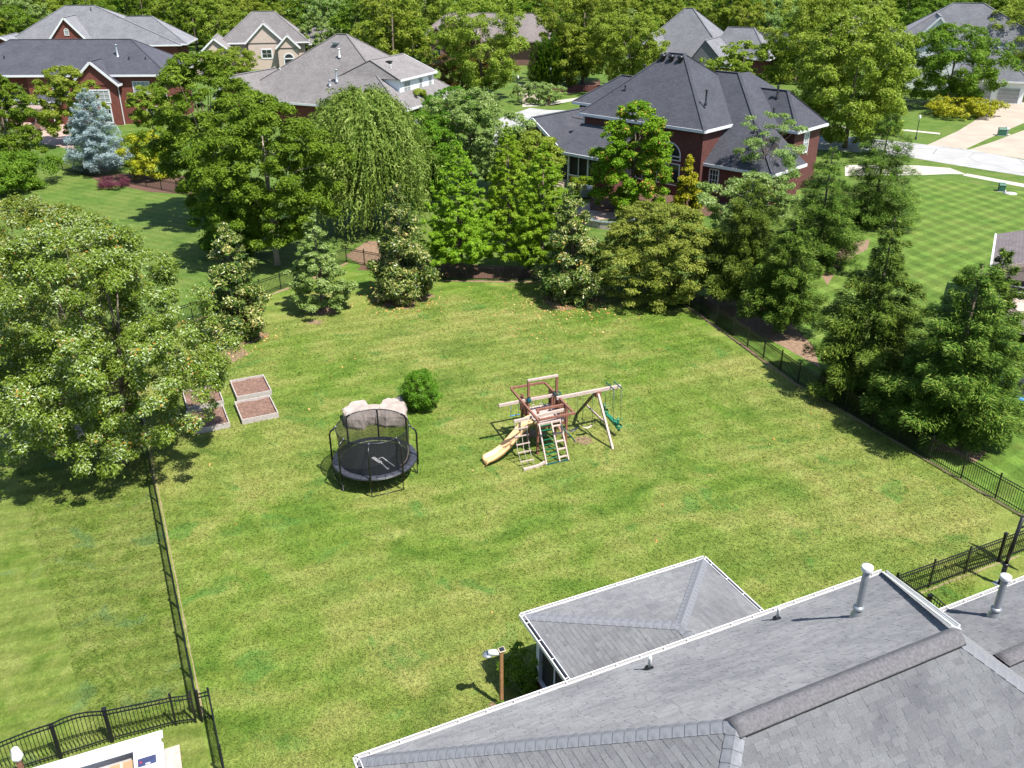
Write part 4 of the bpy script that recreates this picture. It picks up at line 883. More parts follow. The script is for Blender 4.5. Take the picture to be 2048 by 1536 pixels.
def stroke(p, q_, w_=.035, z=.892):
    p, q_ = Vector(p), Vector(q_); c = (p + q_) / 2; dd = q_ - p; mb.box((c.x, c.y, z), (dd.length, w_, .004), math.atan2(dd.y, dd.x))
stroke(q(762, 925), q(776, 939), .06); stroke(q(757, 917.5), q(764.5, 914.5)); stroke(q(764.5, 914.5), q(789, 932.5), .05, .894); stroke(q(775.5, 935.5), q(777, 938), .07, .895)
mb.build('lettering', M['white_letter'], tr)
mb = MB(); a0, a1 = -.62, .12
pts = [(1.50 * math.cos(a), 1.50 * math.sin(a), 1.0 + .55 * max(0, (a + .25)) ) for a in np.linspace(-.6, .3, 10)]
mb.tube(pts, .022, 6).build('entry_zip', M['tube_y'], tr)
trampoline((27.1, 41.2), 1.9, .3, 'blue-rimmed trampoline half hidden by spruces at the right edge', rimcol=M['blue_pl'], net=False)

# ------------------------------------------------------------------ playset (frame turned 22 degrees)
ps = empty('swing_set', (2.0, 37.5, 0), rad(22), 'redwood climbing frame with yellow slide, swings, ladders and green glider', 'playset')
RW, TW = M['redwood'], M['timber']
def pb(name, p, q_, w_=.09, h_=.09, mat=RW, up=(0, 0, 1)): return MB().beam(p, q_, w_, h_, up).build(name, mat, ps)
for x in (-1.25, .2):
    pb('post', (x, .2, 0), (x, .2, 3.3), .1, .1)
    for y in (-.95, .95): pb('post', (x, y, 0), (x, y, 2.28), .1, .1)
pb('ridge_beam', (-1.3, .2, 3.33), (.25, .2, 3.33), .11, .09, TW)
for x in (-1.66, .12): pb('canopy_rail', (x, -1.95, 2.36), (x + .06, 1.5, 2.36), .09, .09)
for y in (-1.95, 1.5): pb('canopy_rail', (-1.62, y, 2.40), (.14, y, 2.40), .09, .09)
pb('monkey_beam', (-2.7, .3, 2.25), (.2, .34, 2.25), .1, .13, TW); pb('swing_beam', (.0, -.25, 2.38), (3.4, -.22, 2.38), .11, .15, TW)
pb('net_beam', (-2.55, -1.2, 2.12), (.05, -.98, 2.12), .1, .13, TW); pb('front_beam', (-1.3, -.85, 2.3), (.25, -.85, 2.3), .1, .1)
for i in range(13): pb('deck_board', (-1.2 + .055 + i * .107, -.9, 1.5), (-1.2 + .055 + i * .107, .92, 1.5), .1, .035, TW)
for y in (-.92, .95): pb('joist', (-1.25, y, 1.40), (.2, y, 1.40), .05, .13)
for x in (-1.28, .23): pb('joist', (x, -.95, 1.40), (x, .95, 1.40), .05, .13)
for i in range(8): pb('slat', (.26, -.86 + i * .235, 1.45), (.26, -.86 + i * .235, 2.18), .13, .025, RW, (0, 1, 0))
for i in range(4): pb('slat', (-1.31, .3 + i * .2, 1.45), (-1.31, .3 + i * .2, 2.18), .14, .025, RW, (0, 1, 0))
pb('guard_rail', (.26, -.95, 2.2), (.26, .95, 2.2), .09, .05); pb('guard_rail', (-1.3, .2, 2.2), (-1.3, .95, 2.2), .09, .05)
pb('brace', (-1.25, .95, .4), (.2, .95, 1.3), .04, .1); pb('brace', (.24, -.9, .3), (.24, .9, 1.2), .1, .04); pb('guard_rail', (-1.2, 1.0, 1.95), (.2, 1.0, 1.95), .05, .09)
# swing frame
pb('frame_leg', (2.15, -.28, 2.3), (2.25, -1.86, 0), .1, .1, TW); pb('frame_leg', (2.1, -.2, 2.3), (2.22, 2.0, 0), .1, .1, M['timber_dark']); pb('frame_brace', (2.2, -1.15, 1.03), (2.18, 1.05, 1.03), .05, .09, TW); pb('frame_cap', (2.05, -.24, 2.2), (2.3, -.24, 2.2), .24, .3, RW)
def chain(p, q_, sw=.011): MB().tube([p, q_], sw, 5).build('chain', M['chain'], ps)
for x, mt in ((.85, 'metal'), (1.65, 'timber')):
    for dx in (-.27, .27): chain((x + dx * .95, -.24, 2.3), (x + dx, -.3, .62))
    mb = MB(); n = 10; vs, fs = [], []
    for i in range(n + 1):
        t = -1 + 2 * i / n; xx = x + t * .28; zz = .5 + .14 * t * t
        for y in (-.37, -.22): vs += [(xx, y, zz), (xx, y, zz - .025)]
    for i in range(n):
        a = i * 4; b = a + 4; fs += [(a, b, b + 2, a + 2), (a + 1, a + 3, b + 3, b + 1), (a, a + 1, b + 1, b), (a + 2, b + 2, b + 3, a + 3)]
    mb.add(vs, fs, True).build('swing_seat', M['pad'] if mt == 'metal' else M['tube_y'], ps)
# glider on its own hanger
for x in (2.85, 3.25):
    pb('glider_hanger', (x, -.62, 2.47), (x, .2, 2.47), .04, .04, M['teal_pl'])
    for y in (-.6, .18): pb('hanger_drop', (x, y, 2.48), (x, y, 2.0), .03, .03, M['metal']); chain((x, y, 2.0), (x + (.0), y * 1.2, .75))
gl = MB().box((3.05, -.2, .62), (.2, .95, .09)).build('glider_seat', M['green_pl'], ps)
MB().tube([(3.05, -.95, .40), (3.05, -.6, .5), (3.05, .2, .58), (3.05, .6, .7)], [.07, .08, .08, .07], 10).build('glider_body', M['green_pl'], ps)
for y in (-.9, .55): MB().lathe([(.16, -.05), (.2, 0), (.16, .05)], (0, 0, 0), 14).build('glider_seat_pan', M['green_pl'], ps).location = (3.05, y, .72 - .12 * (y < 0)); MB().tube([(2.82, y, .95), (3.28, y, .95)], .02, 6).build('glider_handle', M['green_pl'], ps)
MB().tube([(3.05, -.9, .65), (3.05, -.75, .98)], .05, 8).build('glider_back', M['green_pl'], ps); MB().tube([(3.05, .55, .7), (3.05, .7, 1.05)], .05, 8).build('glider_back', M['green_pl'], ps)
# slide
prof = [(-1.32, 1.52), (-1.55, 1.5), (-1.75, 1.38), (-2.1, 1.08), (-2.6, .66), (-3.0, .40), (-3.35, .27), (-3.7, .24), (-3.85, .22), (-3.92, .1)]
cs = [(-.31, .17), (-.27, .19), (-.235, .16), (-.2, .02), (0, 0), (.2, .02), (.235, .16), (.27, .19), (.31, .17), (.31, -.03)]
cs = [(-.31, -.03)] + cs; vs, fs = [], []; m = len(cs)
for i, (x, z) in enumerate(prof):
    yc = -.42 - .5 * max(0, (-1.4 - x) / 2.5) ; sc = 1 if i < len(prof) - 1 else .8
    k = .75 if i >= len(prof) - 3 else 1
    for (dy, dz) in cs: vs.append((x, yc + dy * (1.05 if i > 6 else 1), z + dz * k * sc))
for i in range(len(prof) - 1):
    for j in range(m - 1): fs.append((i * m + j, i * m + j + 1, (i + 1) * m + j + 1, (i + 1) * m + j))
sl = MB().add(vs, fs, True).build('slide', M['yellow'], ps); so = sl.modifiers.new('t', 'SOLIDIFY'); so.thickness = .02
MB().box((-3.86, -.75, .1), (.05, .06, .2)).box((-3.86, -1.06, .1), (.05, .06, .2)).build('slide_foot', M['yellow'], ps)
# climbing wall: green rungs, then timber ladder
for x0, x1 in ((-1.22, -1.25), (-.6, -.58), (-.14, -.13)): pb('ladder_rail', (x0, -.98, 1.62), (x1, -2.0, 0), .06, .1, TW)
for i in range(9): t = .06 + i * .115; pb('rung', (-1.2, -.98 - 1.02 * t, 1.62 * (1 - t)), (-.6, -.98 - 1.02 * t, 1.62 * (1 - t)), .03, .03, M['green_pl'])
for i in range(5): t = .12 + i * .19; pb('ladder_step', (-.57, -.98 - 1.02 * t, 1.62 * (1 - t)), (-.15, -.98 - 1.02 * t, 1.62 * (1 - t)), .1, .04, TW)
pb('ladder_foot', (-1.26, -2.02, .03), (-.1, -2.0, .03), .06, .06, M['teal_pl']); pb('ladder_top', (-1.3, -.99, 1.6), (-.05, -.99, 1.6), .08, .09, TW); pb('net_log', (-2.42, -2.05, .05), (-1.62, -2.0, .05), .12, .1, TW); pb('net_log', (-1.62, -2.0, .06), (-1.3, -1.92, .12), .12, .1, TW)
# hanging rope net
for k, x in enumerate((-2.5, -2.2, -1.92)): MB().tube([(x, -1.18 + .02 * k, 2.1), (x + .02, -1.25, 1.4), (x + .04, -1.45, .7), (x + .1, -1.93, .06)], .014, 5).build('rope', M['rope'], ps)
for i, (z, y) in enumerate(((1.72, -1.22), (1.35, -1.27), (.98, -1.37), (.62, -1.49), (.28, -1.75))): pb('net_rung', (-2.54 + .02 * i, y, z), (-1.86 + .02 * i, y, z), .045, .045, TW)
# small plastics
MB().lathe([(0, -.12), (.1, -.1), (.13, 0), (.08, .1), (.05, .16)], (0, 0, 0), 10).build('telescope', M['teal_pl'], ps).location = (-1.32, -.05, 2.42)
MB().tube([(.2 + .14 * math.cos(a), .1 + .18 * math.sin(a), 2.46) for a in np.linspace(0, 6.28, 14)], .035, 6).build('steering_wheel', M['teal_pl'], ps)
for x in (-.95, -.55): MB().tube([(x, .33, 2.18), (x, .33, 1.95)], .012, 5).tube([(x + .09 * math.cos(a), .33, 1.86 + .09 * math.sin(a)) for a in np.linspace(0, 6.28, 12)], .018, 6).build('gym_ring', M['rope'], ps)
MB().tube([(-2.1, .3, 2.2), (-2.1, .3, 1.6)], .01, 5).tube([(-1.7, .3, 2.2), (-1.7, .3, 1.6)], .01, 5).tube([(-2.15, .3, 1.58), (-1.65, .3, 1.58)], .025, 6).build('trapeze_bar', M['blue_pl'], ps)
MB().tube([(.3, -.95, 1.95), (.42, -1.0, 1.8), (.3, -1.02, 1.6)], .02, 6).tube([(-.1, -.95, 1.3), (.15, -1.3, 1.0), (.42, -1.5, .62)], .03, 8).build('grab_handle', M['teal_pl'], ps)

# ------------------------------------------------------------------ raised beds, boulders, post, lamp, bin, utilities
def bed(u0, v0, wd, dp, label):
    r_ = empty('raised_bed', uv(u0, v0), A25, label, 'garden bed', 'raised beds beside the big oak')
    for z0, z1 in ((0.0, .14), (.143, .285)):
        for (x0, x1, y0, y1) in ((0, wd, 0, .05), (0, wd, dp - .05, dp), (0, .05, .052, dp - .052), (wd - .05, wd, .052, dp - .052)): MB().b2(x0, x1, y0, y1, z0, z1).build('board', M['bedboard'], r_)
    for x in (.08, wd - .08):
        for y in (.08, dp - .08): MB().b2(x - .03, x + .03, y - .03, y + .03, 0, .26).build('corner_post', M['bedboard'], r_)
    n = 16; vs, fs = [], []
    for i in range(n + 1):
        for j in range(n + 1):
            x, y = .05 + (wd - .1) * i / n, .05 + (dp - .1) * j / n; vs.append((x, y, .17 + .05 * mnoise.noise((x * 2 + u0, y * 2, v0)) + .03 * mnoise.noise((x * 7, y * 7, u0))))
    for i in range(n):
        for j in range(n): a = i * (n + 1) + j; fs.append((a, a + n + 1, a + n + 2, a + 1))
    MB().add(vs, fs, True).build('soil', M['bedsoil'], r_)
bed(4.3, 41.05, 1.82, 2.2, 'grey boarded raised bed of brown soil, nearest and in full sun')
bed(4.5, 43.75, 1.82, 2.2, 'grey boarded raised bed right behind the nearest sunny bed')
bed(1.9, 41.0, 1.82, 2.2, 'grey boarded raised bed under the oak leaves, left of the nearest sunny bed')
bed(2.0, 43.6, 1.82, 2.2, 'grey boarded raised bed mostly hidden under the oak behind another')
def boulder(name, outline, h_, seed, label):
    cx = sum(p[0] for p in outline) / len(outline); cy = sum(p[1] for p in outline) / len(outline); r_ = random.Random(seed)
    rings = [(1.0, -.05), (1.03, .25), (1.0, .6), (.96, .85), (.86, .98), (.6, 1.0), (.3, .97)]; n = 36; vs, fs = [], []
    pts = []
    per = [math.dist(outline[i], outline[(i + 1) % len(outline)]) for i in range(len(outline))]; tot = sum(per)
    for k in range(n):
        d_ = tot * k / n; i = 0
        while d_ > per[i]: d_ -= per[i]; i = (i + 1) % len(per)
        a, b = outline[i], outline[(i + 1) % len(outline)]; t = d_ / per[i]; pts.append((a[0] + (b[0] - a[0]) * t - cx, a[1] + (b[1] - a[1]) * t - cy))
    for (s_, z) in rings:
        for p in pts:
            k = .07 * mnoise.noise((p[0] * 2.3 + seed, p[1] * 2.3, z * 3)) + .04 * mnoise.noise((p[0] * 7, p[1] * 7 + seed, z * 8)); L = math.hypot(*p) or 1
            vs.append((p[0] * s_ + p[0] / L * k, p[1] * s_ + p[1] / L * k, h_ * z + .08 * mnoise.noise((p[0] * 1.5 * s_ + 5 * seed, p[1] * 1.5 * s_, 3)) * (z > .5)))
    for i in range(len(rings) - 1):
        for k in range(n): k2 = (k + 1) % n; fs.append((i * n + k, i * n + k2, (i + 1) * n + k2, (i + 1) * n + k))
    vs.append((0, 0, h_ * .97)); c_ = len(vs) - 1
    for k in range(n): fs.append(((len(rings) - 1) * n + k, (len(rings) - 1) * n + (k + 1) % n, c_))
    o = MB().add(vs, fs, False).build(name, M['stone'], None, (cx, cy, 0)); return tag(o, label, 'boulder')
zt = .62
boulder('boulder', [G(*p, zt)[:2] for p in ((684, 815), (700, 803), (731, 797), (736, 808), (741, 822), (726, 838), (692, 836))], .62, 1, 'pale flat-topped limestone boulder behind left side of the black trampoline')
boulder('boulder', [G(*p, zt)[:2] for p in ((757, 812), (764, 798), (776, 793), (784, 796), (806, 790), (813, 806), (811, 832), (770, 834), (748, 828))], .64, 2, 'pale limestone boulder against the round bush, behind trampoline right side')
boulder('boulder', [G(*p, .46)[:2] for p in ((724, 810), (772, 808), (776, 832), (726, 835))], .52, 3, 'low limestone slab bridging between two flat pale boulders')
# wooden post with floodlight
p0 = G(1003, 1412); po = empty('light_post', (p0[0], p0[1], 0), rad(25), 'orange wooden post carrying a white floodlight and small solar panel', 'light post')
MB().b2(-.05, .05, -.05, .05, 0, 2.22).build('post', M['post_wood'], po)
MB().box((.02, 0, 2.29), (.2, .17, .03), M=Matrix.Rotation(rad(20), 3, 'X')).build('panel_frame', M['tube_y'], po); MB().box((.02, -.004, 2.312), (.16, .13, .012), M=Matrix.Rotation(rad(20), 3, 'X')).build('solar_panel', M['glass'], po)
MB().tube([(-.05, 0, 2.16), (-.16, .06, 2.2), (-.34, .16, 2.17)], [.05, .1, .105], 12).build('lamp_hood', M['white_pl'], po); MB().lathe([(0, 0), (.1, .0), (.155, .02), (.16, .05), (.0, .06)], (0, 0, 0), 18).build('lamp_ring', M['metal'], po).location = (-.37, .17, 2.08)
wc = empty('window_well_cover', G(1050, 1379), rad(40), 'small pale framed cover leaning on the ground by the porch wall', 'window well cover')
for a, b in (((-.25, -.2, .1), (.25, -.2, .1)), ((.25, -.2, .1), (.25, .2, .28)), ((.25, .2, .28), (-.25, .2, .28)), ((-.25, .2, .28), (-.25, -.2, .1))): MB().beam(a, b, .03, .03).build('frame', M['metal'], wc)
MB().poly([(-.24, -.19, .095), (.24, -.19, .095), (.24, .19, .27), (-.24, .19, .27)]).build('panel', M['glass'], wc)
# basketball pole
bb = uv(27.75, 16.4); bp = empty('basketball_pole', bb, A25, 'black basketball goal pole with twin arms reaching out at right', 'basketball goal')
MB().tube([(0, 0, 0), (0, 0, .95)], .085, 14).build('lower_pole', M['blacksteel'], bp); MB().tube([(0, 0, .9), (.06, .0, 1.7), (.16, .0, 2.95)], .068, 14).build('upper_pole', M['blacksteel'], bp); MB().lathe([(.085, .86), (.11, .88), (.11, .96), (.07, .98)], (0, 0, 0), 14).build('collar', M['blacksteel'], bp)
for z in (2.86, 2.5): MB().beam((.1, .0, z), (1.9, -.25, z + .25), .05, .06).build('arm', M['blacksteel'], bp)
MB().box((1.95, -.26, 3.05), (.05, 1.6, 1.0)).build('backboard', M['white_pl'], bp); MB().box((0, 0, .012), (.4, .4, .02)).build('base_plate', M['metal'], bp)
# white lantern post, storage bin
lp = empty('lantern_post', uv(-4.85, 21.25), A25, 'white lantern on dark post before the arched fence at bottom left', 'lamp post')
MB().b2(-.06, .06, -.06, .06, 0, 1.62).build('post', M['redwood'], lp)
MB().lathe([(.11, 1.6), (.15, 1.68), (.155, 1.72), (.10, 1.98), (.085, 2.0), (.0, 2.06)], (0, 0, 0), 8, False).build('lantern', M['white_pl'], lp)
bn = empty('storage_bin', uv(-4.75, 18.2), A25 - .03, 'large white open storage bin packed with boxes at bottom left', 'storage bin')
X0, X1, Y0, Y1 = .0, 3.35, 0, 3.1
for (a, b, c, d) in ((X0, X1, Y1 - .14, Y1), (X0, X1, Y0, Y0 + .14), (X1 - .14, X1, Y0 + .142, Y1 - .142), (X0, X0 + .14, Y0 + .142, Y1 - .142)): MB().b2(a, b, c, d, .08, .95).build('side', M['white_pl'], bn)
MB().b2(X0 - .12, X1 + .06, Y1 - .17, Y1 + .08, .952, 1.02).build('rim', M['white_pl'], bn); MB().b2(X0 - .05, X1 + .0, Y1 - .36, Y1 - .19, .952, .985).build('rim', M['white_pl'], bn); MB().b2(X1 - .75, X1 + .05, Y0, Y1 - .375, .952, 1.0).build('rim', M['white_pl'], bn); MB().b2(X0 + .15, X1 - .15, Y0 + .15, Y1 - .15, .1, .14).build('floor', M['timber_dark'], bn)
MB().b2(X0 + .3, X0 + 1.4, Y1 + .09, Y1 + .33, .55, .6).b2(X0 + 1.75, X1 - .1, Y1 + .09, Y1 + .22, .55, .6).build('ledge', M['white_pl'], bn); MB().b2(X0 - .1, X1 + .4, Y0, Y1 + .3, 0.0, .06).build('pallet', M['timber'], bn)
def crate(name, x, y, z, sx, sy, sz, mat, label, cat, stripes=()):
    c = uv(-4.75, 18.2); a = A25 - .03; r_ = empty(name, (c[0] + x * math.cos(a) - y * math.sin(a), c[1] + x * math.sin(a) + y * math.cos(a), z), a + random.uniform(-.05, .05), label, cat)
    MB().b2(-sx / 2, sx / 2, -sy / 2, sy / 2, 0, sz).build('body', mat, r_); MB().b2(-sx * .06, sx * .06, -sy / 2, sy / 2, sz + .001, sz + .004).build('tape', M['tube_y'], r_)
    for k, (bx, by, bw, bh, m_) in enumerate(stripes): MB().b2(bx - bw / 2, bx + bw / 2, by - bh / 2, by + bh / 2, sz + .005, sz + .009 + .001 * k).build('printed_label', M[m_], r_)
crate('cardboard_box', 2.25, 2.2, .14, .6, .9, .62, M['card'], 'plain cardboard box inside the white storage bin', 'box')
crate('labelled_box', 2.95, 2.15, 1.002, .52, .62, .05, M['white_pl'], 'flat white packet with navy label lying on the white rim', 'packet', ((0, 0, .48, .3, 'blue_label'), (-.16, 0, .06, .06, 'red_label'), (.02, -.1, .12, .05, 'white_pl')))
crate('labelled_box', 1.65, 2.15, .14, .45, .8, .72, M['white_pl'], 'white carton with red and navy print beside the cardboard box', 'box', ((0, .1, .3, .3, 'blue_label'), (0, -.1, .2, .2, 'red_label')))
bg_ = boulder('wrapped_bag', [(uv(-4.0, 20.25)[0] + .75 * math.cos(a) , uv(-4.0, 20.25)[1] + .5 * math.sin(a)) for a in np.linspace(0, 6.0, 9)], .8, 9, 'shiny bag of clear wrap inside the white storage bin'); bg_['category'] = 'bag'; bg_.data.materials[0] = M['bag']
# utility boxes, lamps, person
def util(px, py, wd, hh, mat, label):
    p = G(px, py); r_ = empty('utility_box', (p[0], p[1], 0), -.3, label, 'utility box'); MB().b2(-wd / 2, wd / 2, -.35, .35, 0.02, hh * .82).build('cabinet', M[mat], r_); MB().add([(-wd / 2 - .03, -.38, hh * .82), (wd / 2 + .03, -.38, hh * .82), (wd / 2 + .03, .38, hh * .82), (-wd / 2 - .03, .38, hh * .82), (-wd / 2, -.2, hh), (wd / 2, -.2, hh), (wd / 2, .35, hh), (-wd / 2, .35, hh)], [(0, 1, 5, 4), (1, 2, 6, 5), (2, 3, 7, 6), (3, 0, 4, 7), (4, 5, 6, 7)]).build('lid', M[mat], r_); MB().b2(-.5 - wd / 2 + .4, .5, -.45, .45, 0, .02).build('pad_base', M['walk'], r_)
util(2003, 271, .95, .95, 'util_green', 'green utility box on the grass wedge between two driveways'); util(2012, 269, .3, .9, 'metal', 'slim grey pedestal beside the green utility box'); util(2002, 382, .55, .75, 'util_green', 'small green utility box on striped lawn near right edge')
wl = MB().lathe([(0, .0), (.6, .0), (.62, .04), (0, .07)], (0, 0, 0), 16).build('manhole_cover', M['white_pl'], None, (*G(2020, 387)[:2], .006)); tag(wl, 'pale round cover lying in the striped lawn near utility box', 'manhole cover')
def street_lamp(px, py, label, hh=2.9):
    p = G(px, py); r_ = empty('street_lamp', (p[0], p[1], 0), 0, label, 'street lamp'); MB().lathe([(.13, 0), (.11, .3), (.05, .4), (.045, hh - .5)], (0, 0, 0), 10).build('post', M['black'], r_); MB().lathe([(.06, hh - .42), (.13, hh - .34), (.15, hh - .1), (.1, hh), (0, hh + .12)], (0, 0, 0), 10).build('lantern', M['white_pl'], r_)
street_lamp(1036, 191, 'black lamp post with white globe beside the left driveway', 3.0); street_lamp(1831, 279, 'dark lamp post with lantern on the grass by the street', 2.9); street_lamp(1101, 180, 'lamp post with lantern before the dark conical evergreens', 3.6)
pp = G(1097, 210.5); pe = empty('person', (pp[0], pp[1], .015), rad(200), 'person walking on the pavement in orange top, dark shorts and straw hat', 'person')
def skin(name, pts, edges, radii, mat, parent, root=0, sub=2):
    me = bpy.data.meshes.new(name); me.from_pydata(pts, edges, []); me.materials.append(mat); o = link(name, me, parent); sk = o.modifiers.new('skin', 'SKIN')
    for i, r_ in enumerate(radii): me.skin_vertices[0].data[i].radius = (r_, r_); me.skin_vertices[0].data[i].use_root = (i == root)
    s_ = o.modifiers.new('sub', 'SUBSURF'); s_.levels = sub; s_.render_levels = sub; return o
J = [(0, 0, .92), (0, 0, 1.12), (0, -.01, 1.38), (0, -.02, 1.50), (0, -.03, 1.60), (0, -.04, 1.72), (.18, -.01, 1.38), (.25, .08, 1.12), (.24, -.06, .9), (-.18, -.01, 1.38), (-.25, -.1, 1.13), (-.23, -.27, .98), (.09, 0, .88), (.10, -.16, .50), (.10, -.02, .10), (.10, -.14, .04), (-.09, 0, .88), (-.10, .10, .5), (-.10, .32, .16), (-.10, .24, .06)]
Ed = [(0, 1), (1, 2), (2, 3), (3, 4), (4, 5), (2, 6), (6, 7), (7, 8), (2, 9), (9, 10), (10, 11), (0, 12), (12, 13), (13, 14), (14, 15), (0, 16), (16, 17), (17, 18), (18, 19)]
skin('body', J, Ed, [.15, .14, .16, .065, .09, .075, .06, .048, .035, .06, .048, .035, .095, .07, .045, .04, .095, .07, .045, .04], M['skin'], pe)
skin('shirt', [(0, 0, .98), (0, 0, 1.12), (0, -.01, 1.38), (.19, -.01, 1.37), (.235, .05, 1.22), (-.19, -.01, 1.37), (-.235, -.06, 1.22)], [(0, 1), (1, 2), (2, 3), (3, 4), (2, 5), (5, 6)], [.17, .165, .18, .08, .075, .08, .075], M['orange'], pe)
skin('shorts', [(0, 0, .93), (.095, -.02, .84), (.105, -.13, .6), (-.095, .02, .84), (-.105, .09, .6)], [(0, 1), (1, 2), (0, 3), (3, 4)], [.165, .12, .1, .12, .1], M['navy_cl'], pe)
MB().lathe([(.24, 1.70), (.22, 1.715), (.12, 1.73), (.11, 1.8), (0, 1.83)], (0, -.04, 0), 14).build('hat', M['straw'], pe)
gs = empty('garden_seat_wall', G(1207, 455), -.4, 'curved low stone wall with pale cap edging the patio behind magnolia', 'low wall')
for k in range(9):
    a = -1.2 + k * .3; MB().box((2.4 * math.cos(a - 1.2), 2.4 * math.sin(a - 1.2) + 2.0, .28), (.72, .32, .56), a - 1.2 + 1.57).build('block', M['stone'], gs); MB().box((2.4 * math.cos(a - 1.2), 2.4 * math.sin(a - 1.2) + 2.0, .6), (.74, .42, .08), a - 1.2 + 1.57).build('cap_stone', M['metal'], gs)
ac = empty('grill', G(1172, 396), .2, 'covered pale grill cart beside the sunroom wall', 'grill'); MB().b2(-.6, .6, -.3, .3, .15, .9).build('cart', M['metal'], ac); MB().tube([(-.55, 0, .95), (.55, 0, .95)], .32, 14).build('lid', M['white_pl'], ac)
# ------------------------------------------------------------------ vegetation
def unit(a): return a / np.maximum(np.linalg.norm(a, axis=-1, keepdims=True), 1e-9)
def rnd_unit(r, n): return unit(r.normal(size=(n, 3)))
def leaf_mesh(name, C, D, Nn, L, W, R, mat):
    """one small pointed leaf per row of C"""
    n = len(C); D = unit(D); S = unit(np.cross(D, Nn))
    L = np.broadcast_to(L, (n,))[:, None]; W = np.broadcast_to(W, (n,))[:, None]
    V_ = np.empty((n, 3, 3)); V_[:, 0] = C - D * L * .4 + S * W * .5; V_[:, 1] = C + D * L * .6; V_[:, 2] = C - D * L * .4 - S * W * .5
    me = bpy.data.meshes.new(name); me.vertices.add(n * 3); me.vertices.foreach_set('co', V_.reshape(-1)); me.loops.add(n * 3); me.loops.foreach_set('vertex_index', np.arange(n * 3, dtype=np.int32))
    me.polygons.add(n); me.polygons.foreach_set('loop_start', np.arange(0, n * 3, 3, dtype=np.int32))
    me.update(calc_edges=True); at = me.attributes.new('rnd', 'FLOAT', 'FACE'); at.data.foreach_set('value', np.asarray(R, dtype=np.float32)); me.materials.append(mat); return me
def env(profile, t):
    if profile == 'cone': return np.clip((1 - t) ** .75 * np.minimum(1, .55 + t * 3.5), .04, 1)
    if profile == 'oval': return np.sqrt(np.clip(1 - (2 * t - .82) ** 2 / 1.42, .02, 1))
    if profile == 'vase': return np.sqrt(np.clip(1 - (1.75 * t - 1.1) ** 2 / 1.25, .03, 1))
    return np.sqrt(np.clip(1 - (2 * t - .95) ** 2 / 1.12, .02, 1))
def broad_meshes(seed, H, R, base, n_leaf, leaf, mat, bark=None, profile='round', clumps=60, flat=.55, crad=(.16, .27), lean=(0, 0), open_=.0, limbs=10, trunk_r=None, lw=.55, drop=.25, multi=1):
    n_leaf = int(n_leaf * 1.9); leaf *= .76; r = np.random.default_rng(seed); ph = r.uniform(0, 6.28, 3)
    ti = r.beta(1.25, 1.25, clumps) if profile != 'cone' else r.beta(1.0, 1.5, clumps); th = r.uniform(0, 2 * np.pi, clumps)
    wob = 1 + .16 * np.sin(2 * th + ph[0] + 3 * ti) + .12 * np.sin(5 * th + ph[1] + 5 * ti) + r.uniform(-.12, .12, clumps)
    rho = np.sqrt(r.uniform(.12, 1, clumps)) * env(profile, ti) * R * wob
    cc = np.stack([rho * np.cos(th) + lean[0] * ti, rho * np.sin(th) + lean[1] * ti, base + ti * (H - base)], 1)
    cr = R * r.uniform(*crad, clumps) * (.75 + .35 * env(profile, ti)); 
    if profile == 'cone': cr *= (.6 + .5 * env(profile, ti))
    cc[:, 2] = np.minimum(cc[:, 2], H - cr * .45)
    p = cr ** 2 / np.sum(cr ** 2); idx = r.choice(clumps, n_leaf, p=p); c = cc[idx]; k = cr[idx][:, None]
    d = rnd_unit(r, n_leaf); out = unit(np.stack([cc[idx, 0], cc[idx, 1], (cc[idx, 2] - (base + .35 * (H - base))) * .7], 1) + 1e-6)
    d = unit(d + out * .55 + np.array([0, 0, .3])); q = r.uniform(.35, 1.0, (n_leaf, 1)) ** .6
    q *= 1 + .45 * (r.uniform(size=(n_leaf, 1)) < .10)
    C = c + d * k * q * np.array([1, 1, flat]); C[:, 2] = np.maximum(C[:, 2], .12)
    Nn = unit(d * .75 + np.array([0, 0, .6]) + r.normal(size=(n_leaf, 3)) * .42); D = unit(np.cross(Nn, rnd_unit(r, n_leaf)) + np.array([0, 0, -drop]) + d * .3)
    lobe = r.uniform(-.16, .16, clumps)[idx]
    R_ = np.clip(r.uniform(0, 1, n_leaf) * .82 + .09 + lobe, 0, 1); sel = r.uniform(size=n_leaf) < .18; R_[sel] = r.uniform(0, 1, sel.sum())
    crown = leaf_mesh('crown', C, D, Nn, leaf * r.uniform(.7, 1.3, n_leaf), leaf * lw * r.uniform(.75, 1.25, n_leaf), R_, mat)
    mb = MB(); tr_ = trunk_r or H * .018; rr = random.Random(seed)
    for m_ in range(multi):
        a0 = rr.uniform(0, 6.28); sp = 0 if multi == 1 else R * .33
        top = Vector((lean[0] * .6 + sp * math.cos(a0 + m_ * 2.1), lean[1] * .6 + sp * math.sin(a0 + m_ * 2.1), base + (H - base) * .78)); st = Vector((.12 * m_, .05 * m_, -.05))
        mid = st.lerp(top, .45) + Vector((rr.uniform(-.2, .2), rr.uniform(-.2, .2), 0)); kk = 1 if multi == 1 else .7
        mb.tube([st, st.lerp(mid, .12) , mid, top], [tr_ * 1.35 * kk, tr_ * kk, tr_ * .7 * kk, tr_ * .18 * kk], 7)
        for j in range(limbs):
            e = Vector(cc[rr.randrange(clumps)]); t = rr.uniform(.25, .8); s_ = st.lerp(top, t); s_.z = min(s_.z, e.z - .1) if e.z > base + .4 else s_.z
            mb.tube([s_, s_.lerp(e, .5) + Vector((0, 0, .12 * R)), e], [tr_ * .3 * kk, tr_ * .18 * kk, tr_ * .05 * kk], 5)
    return crown, mb.mesh('trunk', bark or M['bark'])
